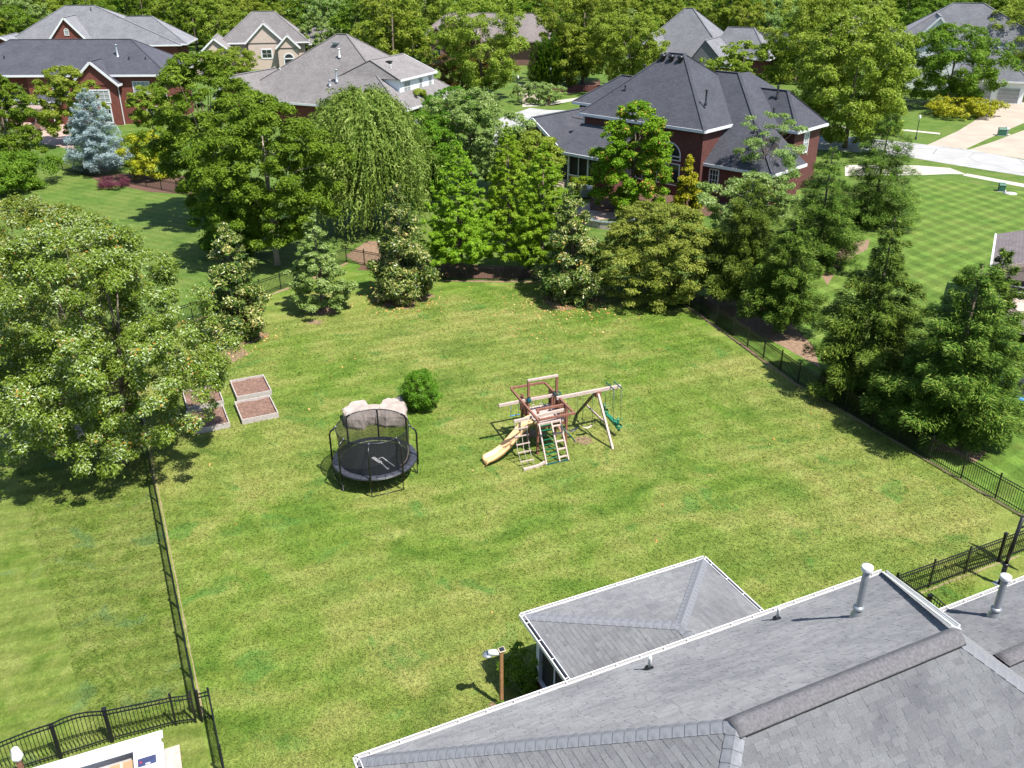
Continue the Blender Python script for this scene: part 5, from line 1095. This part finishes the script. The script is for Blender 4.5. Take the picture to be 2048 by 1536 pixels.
def conifer_meshes(seed, H, R, base, n_leaf, leaf, mat, droop=.25, levels=24, per=9, power=.8, up=.0, width=.22, frond=.9, ragged=.3):
    n_leaf = int(n_leaf * 1.9); leaf *= .8; r = np.random.default_rng(seed); Cs, Ds, Ns = [], [], []; br = []
    for i in range(levels):
        t = (i + r.uniform(-.8, .8)) / levels; t = min(max(t, 0), .985); z = base + t * (H - base)
        Lmax = R * max(.05, (1 - t) ** power) * (min(1, .62 + t * 4)); nb = max(3, int(per * (.45 + .55 * (1 - t))))
        a0 = r.uniform(0, 6.28)
        for b in range(nb):
            a = a0 + 2 * np.pi * b / nb + r.uniform(-.25, .25); L = Lmax * r.uniform(1 - ragged, 1.08); br.append((z, a, L, t))
    tot = sum(b[2] ** 1.3 + .12 for b in br)
    for (z, a, L, t) in br:
        m = int(n_leaf * (L ** 1.3 + .12) / tot)
        if m < 2: continue
        s_ = np.sqrt(r.uniform(.03, 1, m)); dirv = np.array([np.cos(a), np.sin(a)]); side = np.array([-dirv[1], dirv[0]])
        wdt = L * .34 * frond * (1 - s_ * .72) * r.uniform(-1, 1, m); hz = up * L * s_ - droop * L * s_ ** 1.6 + .12 * L * np.maximum(0, s_ - .75)
        xy = dirv[None] * (L * s_)[:, None] + side[None] * wdt[:, None]
        C = np.stack([xy[:, 0], xy[:, 1], z + hz - np.abs(wdt) * .22 + r.normal(0, .06, m) * (1 + L * .5)], 1)
        sg = np.sign(wdt); D = np.stack([dirv[0] + side[0] * sg * .8, dirv[1] + side[1] * sg * .8, np.full(m, -droop * .9 + up * .5)], 1) + r.normal(0, .28, (m, 3))
        Cs.append(C); Ds.append(D); Ns.append(np.stack([r.normal(0, .45, m) + dirv[0] * .35, r.normal(0, .45, m) + dirv[1] * .35, np.ones(m)], 1))
    C = np.concatenate(Cs); D = np.concatenate(Ds); Nn = unit(np.concatenate(Ns)); n = len(C)
    C[:, 2] = np.maximum(C[:, 2], .1); rad_ = np.hypot(C[:, 0], C[:, 1]); loc = R * np.maximum(.08, (1 - np.clip((C[:, 2] - base) / (H - base), 0, 1)) ** power)
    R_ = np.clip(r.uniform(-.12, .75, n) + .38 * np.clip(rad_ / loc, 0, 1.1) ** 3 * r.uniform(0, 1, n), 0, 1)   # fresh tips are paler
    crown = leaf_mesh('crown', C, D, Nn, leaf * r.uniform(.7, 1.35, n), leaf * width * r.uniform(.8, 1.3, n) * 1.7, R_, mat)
    mb = MB().tube([(0, 0, -.05), (0, 0, H * .5), (0, 0, H * .97)], [H * .017, H * .011, .015], 7); rr = random.Random(seed)
    for (z, a, L, t) in rr.sample(br, min(40, len(br))): mb.tube([(0, 0, z), (L * .5 * math.cos(a), L * .5 * math.sin(a), z + up * L * .5 - droop * L * .33), (L * .85 * math.cos(a), L * .85 * math.sin(a), z + up * L * .85 - droop * L * .77)], [.03, .018, .006], 4)
    return crown, mb.mesh('trunk', M['bark'])
def willow_meshes(seed, H, R, n_strand, per, mat):
    r = np.random.default_rng(seed); ph = r.uniform(0, 6.28, 4); Cs, Ds = [], []; th = r.uniform(0, 6.28, n_strand); rho = np.sqrt(r.uniform(.02, 1, n_strand))
    tier = r.uniform(.30, 1, n_strand); rho = np.sqrt(r.uniform(.05, 1, n_strand)); lump = 1 + .16 * np.sin(4 * th + ph[0] + 6 * tier) + .12 * np.sin(7 * th + ph[2] - 5 * tier) + r.uniform(-.08, .08, n_strand)
    top = H * (.30 + .70 * np.sin(np.arccos(np.clip(rho * .96, 0, 1)))) * np.where(r.uniform(size=n_strand) < .55, 1, tier) + r.normal(0, .25, n_strand); Rr = R * lump
    for i in range(n_strand):
        L = r.uniform(.8, 2.7) * (.6 + .5 * rho[i]); s_ = np.linspace(0, 1, per) + r.uniform(-.02, .02, per); x = Rr[i] * rho[i] * (.72 + .28 * (1 - (1 - np.clip(s_ * 2.2, 0, 1)) ** 2)) + r.normal(0, .13, per)
        z = np.maximum(top[i] + .35 * np.sin(np.clip(s_ * 3, 0, np.pi)) * rho[i] - L * np.clip(s_ - .12, 0, 1) ** 1.25, .25); sway = .22 * np.sin(s_ * 2 + th[i] * 7)
        Cs.append(np.stack([x * np.cos(th[i]) - sway * np.sin(th[i]), x * np.sin(th[i]) + sway * np.cos(th[i]), z], 1)); dv = np.stack([np.cos(th[i]) * (.9 - s_), np.sin(th[i]) * (.9 - s_), -.25 - 1.0 * s_], 1) + r.normal(0, .5, (per, 3)); Ds.append(dv)
    C = np.concatenate(Cs); D = np.concatenate(Ds); n = len(C); out = unit(np.stack([C[:, 0], C[:, 1], np.full(n, 2.2)], 1)); Nn = unit(out + r.normal(0, .5, (n, 3)))
    R_ = np.clip(np.repeat(r.uniform(.1, .75, n_strand), per) + r.uniform(-.2, .25, n), 0, 1)
    crown = leaf_mesh('crown', C, D, Nn, .32 * r.uniform(.7, 1.3, n), .10 * r.uniform(.8, 1.4, n), R_, mat); mb = MB().tube([(0, 0, -.05), (.1, 0, 2.2), (.2, .1, H * .6)], [.38, .28, .12], 8)
    for k in range(9): a = k * .7; mb.tube([(.1, 0, 2.2 + k * .3), (R * .35 * math.cos(a), R * .35 * math.sin(a), H * .6 + k * .2), (R * .7 * math.cos(a), R * .7 * math.sin(a), H * .72)], [.14, .09, .03], 5)
    return crown, mb.mesh('trunk', M['bark'])
def plant(name, cat, label, xy, meshes, rz=0, sc=1, group=None, trunk='trunk'):
    r_ = empty(name, (xy[0], xy[1], 0), rz, label, cat, group); r_.scale = (sc,) * 3; link('crown', meshes[0], r_); link(trunk, meshes[1], r_); return r_
B_, K_ = broad_meshes, conifer_meshes
# ---- in and around the yard
plant('oak_tree', 'tree', 'big oak with silvery leaves and orange shoots leaning over the left fence', (-17.9, 35.2), B_(11, 11.2, 5.0, 1.7, 98000, .165, M['lf_oak'], None, 'oval', 520, .85, (.055, .12), (-.4, .3), limbs=14, trunk_r=.16, multi=2))
plant('oak_tree', 'tree', 'second oak with orange tipped leaves behind the big silvery oak at left edge', (-25.5, 45.5), B_(12, 9.6, 5.0, .8, 52000, .19, M['lf_oak'], None, 'round', 320, .8, (.07, .13), limbs=10, trunk_r=.16, multi=2))
plant('magnolia_tree', 'tree', 'bronze leaved magnolia left of the light green tree, by the left fence', (-16.7, 50.4), B_(21, 7.3, 2.15, .15, 19000, .27, M['lf_magnolia'], None, 'cone', 95, .75, (.17, .29), limbs=16, lw=.45, drop=.05))
plant('magnolia_tree', 'tree', 'tall conical bronze magnolia between light green tree and feathery trees', (-7.4, 56.9), B_(22, 7.9, 2.35, .15, 21000, .27, M['lf_magnolia'], None, 'cone', 105, .75, (.17, .29), limbs=16, lw=.45, drop=.05))
plant('magnolia_tree', 'tree', 'conical bronze magnolia right of the feathery trees, over reddish fallen leaves', (3.9, 56.9), B_(23, 7.8, 2.3, .15, 21000, .27, M['lf_magnolia'], None, 'cone', 105, .75, (.17, .29), limbs=16, lw=.45, drop=.05))
plant('young_tree', 'tree', 'small light green tree with airy crown in front of the corner fence', (-12.5, 54.8), B_(24, 6.4, 2.45, .25, 13000, .23, M['lf_pale'], None, 'cone', 150, .6, (.10, .18), limbs=10, lw=.5))
for sd_, xy, H, R, nl, lb in ((31, (-3.7, 62.3), 9.3, 3.2, 30000, 'bright feathery cypress, left one of the pair at the back fence'), (32, (2.2, 62.0), 9.5, 3.2, 30000, 'bright feathery cypress, right one of the pair beside a bronze magnolia'), (33, (-.3, 68.5), 9.7, 2.8, 20000, 'feathery cypress further back with its tip by the brick gable')):
    plant('cypress_tree', 'tree', lb, xy, B_(sd_, H, R, 1.0, nl, .30, M['lf_cypress'], None, 'cone', 520, .62, (.055, .11), limbs=8, lw=.34, drop=.1))
plant('hornbeam_tree', 'tree', 'olive green spreading tree at the back right corner of the lawn', (9.6, 56.6), B_(41, 6.6, 3.6, .25, 30000, .25, M['lf_horn'], None, 'oval', 330, .45, (.10, .17), limbs=7, lw=.5))
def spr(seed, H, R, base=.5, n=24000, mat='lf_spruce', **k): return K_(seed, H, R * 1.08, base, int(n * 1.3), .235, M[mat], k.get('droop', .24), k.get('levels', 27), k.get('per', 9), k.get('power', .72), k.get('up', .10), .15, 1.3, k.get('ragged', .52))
plant('spruce_tree', 'tree', 'dark broad spruce with bare trunk foot over brown soil beyond the fence corner', (15.0, 55.2), spr(51, 8.5, 3.3, 1.2, 28000, power=.45, up=.16, levels=32))
plant('spruce_tree', 'tree', 'narrower spruce showing its trunk beside the fence, on bare soil', (16.5, 51.0), spr(52, 7.4, 2.8, 1.2, 22000, power=.55, levels=30))
plant('spruce_tree', 'tree', 'tall spruce behind the soil bed, left of the darkest spruce', (22.6, 63.5), spr(53, 9.0, 3.6, .6, 24000, power=.6))
plant('spruce_tree', 'tree', 'darkest spruce at the left edge of the striped lawn', (31.2, 75.5), spr(54, 9.4, 4.0, .3, 28000, droop=.3, power=.5, up=.16))
plant('spruce_tree', 'tree', 'big near spruce with slender tip in front of the striped lawn', (18.7, 42.6), spr(55, 9.9, 3.7, .5, 34000, power=.75, levels=34, per=8))
plant('spruce_tree', 'tree', 'big near spruce with bare soil at its foot, right beside the fence', (20.9, 37.8), spr(56, 9.0, 3.8, .6, 36000, droop=.18, power=.55, levels=32, per=8, up=.16))
plant('spruce_tree', 'tree', 'spruce in front of the neighbour deck and blue trampoline', (23.3, 40.4), spr(57, 8.8, 2.7, .5, 28000, droop=.2, power=.55, levels=32, per=7, up=.16))
plant('maple_tree', 'tree', 'fresh green maple with reddish tips in front of the dark-roofed house', (10.7, 78.6), B_(61, 9.6, 3.4, .25, 28000, .29, M['lf_maple'], None, 'oval', 240, .7, (.10, .18), limbs=7, lw=.62))
plant('arborvitae_tree', 'shrub', 'small conical yellow-green evergreen by the arched window', (15.6, 78.6), B_(62, 5.3, 1.6, .1, 9000, .25, M['lf_yellow'], None, 'cone', 60, .8, (.2, .32), limbs=4))
plant('airy_tree', 'tree', 'thin airy whitish green tree before the right end of the dark-roofed house', (23.4, 80.6), B_(63, 8.2, 3.0, 1.0, 6500, .22, M['lf_pale'], None, 'vase', 60, .5, (.13, .22), limbs=26, trunk_r=.09, multi=2))
plant('pale_tree', 'tree', 'pale green rounded tree under the lower eave of the dark-roofed house', (18.2, 68.5), B_(64, 6.4, 3.0, .6, 16000, .27, M['lf_pale'], None, 'round', 80, .45, (.15, .25), limbs=16))
plant('willow_tree', 'tree', 'weeping willow with hanging strands behind the left magnolias', (-12.0, 73.5), willow_meshes(65, 11.4, 5.0, 4200, 14, M['lf_willow']))
plant('shade_tree', 'tree', 'big dark shade tree with pale trunk left of the willow', (-17.6, 64.0), B_(66, 12.4, 4.6, 2.0, 40000, .29, M['lf_mid'], M['bark_pale'], 'round', 300, .62, (.085, .155), limbs=12, trunk_r=.22))
plant('shade_tree', 'tree', 'tall broad green tree beside the left brick house', (-25.6, 76.0), B_(67, 13.8, 4.7, 1.5, 36000, .33, M['lf_mid'], None, 'round', 300, .62, (.085, .155), limbs=12, trunk_r=.24))
plant('shade_tree', 'tree', 'dark shrubby tree in the deep shade under the tall shade trees', (-21.5, 66.5), B_(68, 6.0, 3.0, .3, 12000, .3, M['lf_dark'], None, 'round', 70, .55, (.17, .28)))
plant('blue_spruce', 'tree', 'silvery blue spruce in front of the left brick house', (-43.7, 95.0), spr(71, 8.6, 3.5, .2, 24000, 'lf_blue', droop=.15, levels=46, per=8, power=.62, ragged=.5, up=.3))
plant('yellow_shrub', 'shrub', 'rounded yellow-green shrub right of the blue spruce', (-37.0, 92.0), B_(72, 4.8, 2.2, .1, 10000, .26, M['lf_yellow'], None, 'oval', 70, .7, (.17, .28)))
plant('small_tree', 'tree', 'small fresh green tree against the brick wall, above the yellow shrub', (-43.5, 110.5), B_(73, 6.8, 2.6, 2.2, 9000, .33, M['lf_light'], None, 'round', 130, .65, (.11, .18)))
plant('small_tree', 'tree', 'small green tree left of the blue spruce by the pergola', (-53.2, 110.5), B_(74, 9.0, 3.5, 1.2, 16000, .34, M['lf_light'], None, 'oval', 160, .65, (.11, .18)))
plant('small_tree', 'tree', 'leafy green tree at the left edge beside the brick house', (-55.0, 99.0), B_(75, 9.4, 3.4, 1.2, 14000, .34, M['lf_mid'], None, 'oval', 180, .65, (.10, .18)))
plant('leafy_shrub', 'shrub', 'broad green shrub mass at the left edge below the pink patio', (-49.2, 87.0), B_(76, 3.6, 4.2, .1, 15000, .28, M['lf_mid'], None, 'round', 90, .6, (.14, .24)))
plant('leafy_shrub', 'shrub', 'fresh green shrub between the blue spruce and the small tree', (-41.5, 99.5), B_(77, 3.2, 2.0, .1, 7000, .28, M['lf_light'], None, 'round', 50, .7, (.2, .3)))
plant('purple_shrub', 'shrub', 'low dark red shrub in mulch under the blue spruce', (-39.6, 88.5), B_(78, 1.1, 1.5, .05, 2500, .14, M['lf_purple'], None, 'round', 30, .6, (.2, .34)))
plant('round_bush', 'bush', 'dense round green bush beside the pale boulders', (-4.72, 40.9), B_(81, 2.0, .98, .02, 13000, .10, M['lf_bush'], None, 'round', 260, .95, (.17, .23), limbs=4, lw=.5))
plant('dogwood_tree', 'tree', 'pale flowering tree before the street, right of the willow', (-4.0, 86.5), B_(82, 9.6, 4.6, 1.4, 24000, .32, M['lf_pale'], None, 'round', 240, .6, (.09, .16), limbs=10))
plant('dogwood_tree', 'tree', 'dark green tree between the willow and the brick gable', (-8.5, 82.0), B_(83, 8.2, 4.2, .8, 22000, .32, M['lf_dark'], None, 'round', 220, .62, (.09, .16), limbs=10))
plant('dogwood_tree', 'tree', 'mid green tree at the left corner of the brick gable wing', (1.5, 82.5), B_(84, 6.4, 3.0, .8, 14000, .32, M['lf_light'], None, 'round', 80, .5, (.15, .26)))
plant('porch_shrub', 'shrub', 'bright leafy shrub in the shade beside the white porch column', G(1052, 1368)[:2], B_(85, 1.5, .75, .05, 1800, .14, M['lf_mid'], None, 'round', 26, .8, (.2, .34), limbs=3))
plant('porch_shrub', 'shrub', 'leafy shrub peeking over the front gutter of the porch roof', uv(13.6, 19.6)[:2], B_(86, 1.5, .6, .05, 1500, .13, M['lf_bush'], None, 'round', 26, .8, (.2, .34), limbs=3))
plant('porch_shrub', 'shrub', 'yellow-green shrub rising past the main gutter below the wooden post', uv(9.1, 15.9)[:2], B_(87, 1.4, .6, .05, 1300, .13, M['lf_yellow'], None, 'round', 24, .8, (.2, .34), limbs=3))
plant('porch_shrub', 'shrub', 'shrub beside the small framed cover against the house wall', uv(8.4, 17.9)[:2], B_(88, 1.0, .6, .05, 1200, .12, M['lf_bush'], None, 'round', 24, .8, (.2, .34), limbs=3))
plant('patio_shrub', 'shrub', 'reddish leafed shrub at the foot of the sunroom wall', G(1160, 392)[:2], B_(89, 1.8, 1.3, .05, 2500, .16, M['lf_maple'], None, 'round', 26, .8, (.2, .34)))
# ---- across the street and among the houses
far = [
 ('birch_tree', 'tall yellow-green birch right of the dark-roofed house', 1690, 296, 45, 15.5, 7.0, 1.0, 56000, 'lf_light', 'round', 230),
 ('birch_tree', 'second yellow-green birch behind the tall one, toward the white gable', 1640, 215, 15, 15.5, 7.2, 2.0, 32000, 'lf_light', 'vase', 140),
 ('shade_tree', 'wide dark green tree in front of the white garage', 1890, 214, 60, 11.5, 7.4, 1.2, 34000, 'lf_mid', 'round', 130),
 ('shade_tree', 'yellow-green tree at the right edge behind the driveway', 2036, 178, 20, 15.0, 7.0, 1.5, 26000, 'lf_light', 'round', 120),
 ('street_tree', 'light green street tree left of the lamp and driveway', 965, 196, 25, 14.5, 7.2, 1.5, 36000, 'lf_light', 'vase', 140),
 ('street_tree', 'rusty green smaller tree in front of the brown brick gables', 925, 186, 80, 8.0, 4.6, .8, 18000, 'lf_rust', 'round', 90),
 ('street_tree', 'tall light green tree behind the stone edged lawn', 1165, 168, 25, 16.0, 7.2, 2.5, 34000, 'lf_light', 'vase', 140),
 ('street_tree', 'yellow-green tree against the pale grey roof', 1255, 190, 55, 12.5, 6.4, 2.0, 32000, 'lf_light', 'vase', 130),
 ('street_tree', 'small leafy tree between the pale roof and the birches', 1478, 208, 90, 9.0, 5.2, 1.0, 20000, 'lf_light', 'round', 90),
 ('street_tree', 'green tree behind the navy roof at upper right', 1590, 165, 50, 11.5, 5.6, 1.0, 20000, 'lf_mid', 'round', 90),
  ('street_tree', 'green tree between dormer house and stucco house entry', 648, 128, 60, 9, 4.5, 1.2, 18000, 'lf_pale', 'round', 90),
 ('street_tree', 'green tree in front of the grey gabled house', 236, 128, 60, 10.5, 4.2, 1.0, 16000, 'lf_mid', 'oval', 80),
 ('street_tree', 'small light tree right of the dark green one before the red gable', 310, 128, 60, 6.0, 4.0, 1.0, 12000, 'lf_light', 'round', 70),
 ('street_tree', 'yellow-green tree at the stucco house garage corner', 462, 148, 60, 4.8, 5.0, .4, 18000, 'lf_light', 'round', 90),
 ('purple_shrub', 'dark purple tree by the arched entry of the stucco house', 528, 134, 60, 4.4, 2.0, .3, 5000, 'lf_purple', 'round', 40),
 ('shade_tree', 'dense green tree at the far left edge beyond the brick house', 20, 120, 60, 11.0, 7.0, 1.0, 22000, 'lf_mid', 'round', 100),
 ('hedge_shrub', 'low wide clipped shrub beside the tan driveway', 1925, 232, 60, 2.4, 4.6, .05, 10000, 'lf_yellow', 'round', 80),
 ('hedge_shrub', 'light shrub at the right edge above the tan driveway', 2030, 200, 60, 2.2, 3.0, .05, 6000, 'lf_light', 'round', 50),
 ('hedge_shrub', 'loose grey-green shrub behind the walking person', 1078, 207, 60, 3.0, 3.6, .05, 8000, 'lf_pale', 'round', 60),
 ('hedge_shrub', 'green shrub at the garage side of the dormer house', 830, 250, 60, 4.6, 3.4, .1, 11000, 'lf_light', 'round', 70),
 ('hedge_shrub', 'rounded shrub row end before the brick wall under the white dormer', 770, 262, 60, 4.0, 3.0, .1, 9000, 'lf_mid', 'round', 60),
 ('street_tree', 'mid green tree left of the garage of the dormer house', 905, 258, 60, 5.2, 3.8, .3, 18000, 'lf_dark', 'round', 90)]
for i, (nm, lb, px, py, sd_, H, R, bs, nl, mt, pf, cl) in enumerate(far):
    plant(nm, 'shrub' if 'shrub' in nm else 'tree', lb, G(px, py)[:2], B_(200 + i, H, R, bs, int(nl * .62), .43 if H > 6 else .34, M[mt], None, pf, int(cl * 1.9), .68, (.08, .155), limbs=6))
conef = K_(300, 8.0, 1.9, .15, 14000, .24, M['lf_dark'], -.05, 30, 12, .5, .9, .14, .6, .2)
for i, (px, py) in enumerate([(1072, 176), (1088, 177), (1106, 178)]):
    o = plant('arborvitae_tree', 'tree', '' + ('left', 'middle', 'right')[i] + ' one of three dark conical evergreens beside the left driveway', G(px, py)[:2], conef, i * 2.0, .95 + .05 * i, 'dark conical evergreens by the driveway')
rw = tag(MB().b2(-4, 4, -.3, .3, 0, .9).b2(-8, -4.02, -.3, .3, 0, .6).build('retaining_wall', M['brick'], None, (14.0, 156, 0), rad(10)), 'low dark red retaining wall on the lawn left of the dark-roofed house', 'low wall')
# ---- the wood behind everything
kinds = []
for i, (mt, H, R, pf, nm, lb) in enumerate([('lf_mid', 13, 5.2, 'round', 'woodland_tree', 'mid green tree in the wood behind the houses'), ('lf_light', 14, 5.4, 'vase', 'woodland_tree', 'yellow-green tree in the wood behind the houses'), ('lf_dark', 12, 5.0, 'round', 'woodland_tree', 'dark green tree in the wood behind the houses'), ('lf_light', 11, 5.4, 'round', 'woodland_tree', 'light green tree in the wood behind the houses'), ('lf_pale', 12, 5.0, 'oval', 'woodland_tree', 'pale grey-green tree in the wood behind the houses'), ('lf_mid', 15, 5.0, 'oval', 'woodland_tree', 'narrow green tree in the wood behind the houses')]):
    kinds.append((B_(400 + i, H, R, .8, 12000, .48, M[mt], None, pf, 170, .7, (.09, .17), limbs=6), nm, lb))
def clear_of(x, y):
    if y < 150 + abs(x) * .12 and x > -30: return False
    for (cx, cy, r_) in [(-48.5, 194, 19), (-84, 190, 23), (-5, 198, 22), (30, 174, 20), (72, 164, 26), (81, 230, 10), (47, 176, 12), (-46, 128, 28), (-20, 120, 22)]:
        if math.hypot(x - cx, y - cy) < r_: return False
    for (hx, hy, hr) in [(-48.5, 187, 15), (-84, 184, 17), (-5, 191, 12), (30, 166, 12), (72, 158, 12), (81, 226, 6)]:   # keep the view of each house front open
        t = y / hy
        if t < 1 and abs(x - hx * t) < hr and y > hy - 45: return False
    if -60 < x < 25 and y > 430: return False
    if 90 < x < 150 and 236 < y and abs(x - y * .385) < 10: return False
    return True
rr = random.Random(5); spots = []
tries = 0; used = set()
while len(spots) < 285 and tries < 60000:
    tries += 1; y = 160 + 210 * rr.random() ** 1.15; x = rr.uniform(-.66, .66) * y
    if not clear_of(x, y): continue
    if any((x - a) ** 2 + (y - b) ** 2 < 36 + (y - 160) * .1 for a, b in spots): continue
    spots.append((x, y))
for i, (x, y) in enumerate(spots):
    k = rr.choices(range(6), (3, 3, 2, 3, 1.4, 2))[0]; ms, nm, lb = kinds[k]
    marks = [(-100, 'far left edge'), (-84, 'grey gabled house'), (-48, 'stucco house'), (-20, 'dormer house'), (-5, 'brown gables'), (30, 'pale roof'), (47, 'navy roof'), (72, 'white gabled house'), (81, 'pinkish roof'), (125, 'far right edge')]
    xx = x * 185 / y; mk = min(marks, key=lambda m_: abs(m_[0] - xx)); sz_ = rr.sample([(.74, 'low '), (.83, 'shortish '), (.93, ''), (1.03, 'high '), (1.13, 'very high ')], 5)
    sd_ = 'left of' if xx < mk[0] - 5 else 'right of' if xx > mk[0] + 5 else 'straight behind'
    dp_ = ('in the front row', 'in the second row', 'in the middle rows', 'in the deep rows', 'in the last row')[min(4, int((y - 160) / 42))]; mkl = lambda h_: f"{h_}{lb.split(' in the')[0]} {dp_} of wood, {sd_} {mk[1]}"
    sc_, hp_ = next((z_ for z_ in sz_ if mkl(z_[1]) not in used), sz_[0]); used.add(mkl(hp_)); sc_ += rr.uniform(-.03, .03)
    plant(nm, 'tree', mkl(hp_), (x, y), ms, rr.uniform(0, 6.28), sc_, 'trees of the wood behind the houses')
pts = []
while len(pts) < 900:
    y = rr.uniform(365, 900); x = rr.uniform(-.75, .75) * y
    if clear_of(x, y) or y > 560: pts.append((x, y))
me = bpy.data.meshes.new('distant_woods'); me.from_pydata([(x, y, 0) for x, y in pts], [], []); wood = link('distant_woods', me); wood['kind'] = 'stuff'
ng = bpy.data.node_groups.new('woods', 'GeometryNodeTree'); ng.interface.new_socket('Geometry', in_out='INPUT', socket_type='NodeSocketGeometry'); ng.interface.new_socket('Geometry', in_out='OUTPUT', socket_type='NodeSocketGeometry')
gi = ng.nodes.new('NodeGroupInput'); go = ng.nodes.new('NodeGroupOutput'); join = ng.nodes.new('GeometryNodeJoinGeometry'); prev = gi.outputs[0]
crowns = [o for o in bpy.data.objects if o.type == 'MESH' and o.data in [k[0][0] for k in kinds]]; seen = {}
for o in crowns: seen.setdefault(o.data.name, o)
mtp = ng.nodes.new('GeometryNodeMeshToPoints'); ng.links.new(gi.outputs[0], mtp.inputs[0])
srcs = list(seen.values())
ix = ng.nodes.new('FunctionNodeRandomValue'); ix.data_type = 'INT'; ix.inputs['Min'].default_value = 0 if 'Min' in ix.inputs else 0
ix.inputs[4].default_value = 0; ix.inputs[5].default_value = len(srcs) - 1
for i, o in enumerate(srcs):
    oi = ng.nodes.new('GeometryNodeObjectInfo'); oi.inputs['Object'].default_value = o; oi.transform_space = 'ORIGINAL'; oi.inputs['As Instance'].default_value = True
    iop = ng.nodes.new('GeometryNodeInstanceOnPoints'); cmp_ = ng.nodes.new('FunctionNodeCompare'); cmp_.data_type = 'INT'; cmp_.operation = 'EQUAL'
    ng.links.new(ix.outputs[2], cmp_.inputs[2]); cmp_.inputs[3].default_value = i
    rz = ng.nodes.new('FunctionNodeRandomValue'); rz.data_type = 'FLOAT_VECTOR'; rz.inputs[0].default_value = (0, 0, 0); rz.inputs[1].default_value = (0, 0, 6.28); rz.inputs['Seed'].default_value = i
    rs = ng.nodes.new('FunctionNodeRandomValue'); rs.data_type = 'FLOAT'; rs.inputs[2].default_value = .9; rs.inputs[3].default_value = 1.3
    ng.links.new(mtp.outputs[0], iop.inputs['Points']); ng.links.new(cmp_.outputs[0], iop.inputs['Selection']); ng.links.new(oi.outputs['Geometry'], iop.inputs['Instance']); ng.links.new(rz.outputs[0], iop.inputs['Rotation']); ng.links.new(rs.outputs[1], iop.inputs['Scale']); ng.links.new(iop.outputs[0], join.inputs[0])
ng.links.new(join.outputs[0], go.inputs[0]); wood.modifiers.new('woods', 'NODES').node_group = ng
# fallen leaves under the magnolias, a few on the lawn
r = np.random.default_rng(3); Cs = []
for (px, py, sp, n) in ((1140, 603, 1.5, 420), (805, 602, 1.5, 300), (480, 676, 1.1, 140), (1120, 625, 3.0, 160)):
    p = G(px, py); Cs.append(np.stack([p[0] + r.normal(0, sp, n), p[1] + r.normal(0, sp * .8, n) - .4, np.full(n, .035)], 1))
n = 45; q2 = np.array([uv(*p)[:2] for p in zip(r.uniform(1, 31, n), r.uniform(20, 54, n))]); Cs.append(np.concatenate([q2, np.full((n, 1), .03)], 1))
C = np.concatenate(Cs); n = len(C); Nn = unit(np.array([0, 0, 1.0]) + r.normal(0, .35, (n, 3)))
link('fallen_leaves', leaf_mesh('fallen_leaves', C, np.cross(Nn, rnd_unit(r, n)), Nn, .16 * r.uniform(.6, 1.2, n), .09 * r.uniform(.7, 1.2, n), r.uniform(0, 1, n), M['fallen']))['kind'] = 'stuff'
# mown grass blades over the lawns near enough to show them
nb = 260000; yy = 17 + 45 * r.uniform(0, 1, nb) ** 1.35; xx = r.uniform(-.62, .62, nb) * yy * 1.05
uu = xx * U[0] + yy * U[1]; vv = xx * V[0] + yy * V[1]; inside = (uu > -.05) & (uu < 32.4) & (vv < 54); left_ = (uu < -.35) & (vv > 22.7) & (vv < 54); ok = (inside | left_) & ~((uu > 9) & (uu < 16.2) & (vv < 19)) & ~((uu > 2.9) & (vv < 15)); xx, yy, ins = xx[ok], yy[ok], inside[ok]; nb = len(xx)
az = r.uniform(0, 6.28, nb); ln = r.uniform(.05, .12, nb) * (.8 + yy / 60); D = np.stack([np.cos(az) * .85, np.sin(az) * .85, r.uniform(.25, .9, nb)], 1); Nn = unit(np.stack([-np.cos(az) * .4, -np.sin(az) * .4, np.ones(nb)], 1) + r.normal(0, .3, (nb, 3)))
CC = np.stack([xx, yy, .006 + ln * .3], 1); wd = .022 * (.7 + yy / 45)
for sel, mt in ((ins, 'lawn'), (~ins, 'lawn_left')): link('grass', leaf_mesh('grass', CC[sel], D[sel], Nn[sel], ln[sel], wd[sel], np.zeros(sel.sum()), M[mt]))['kind'] = 'stuff'
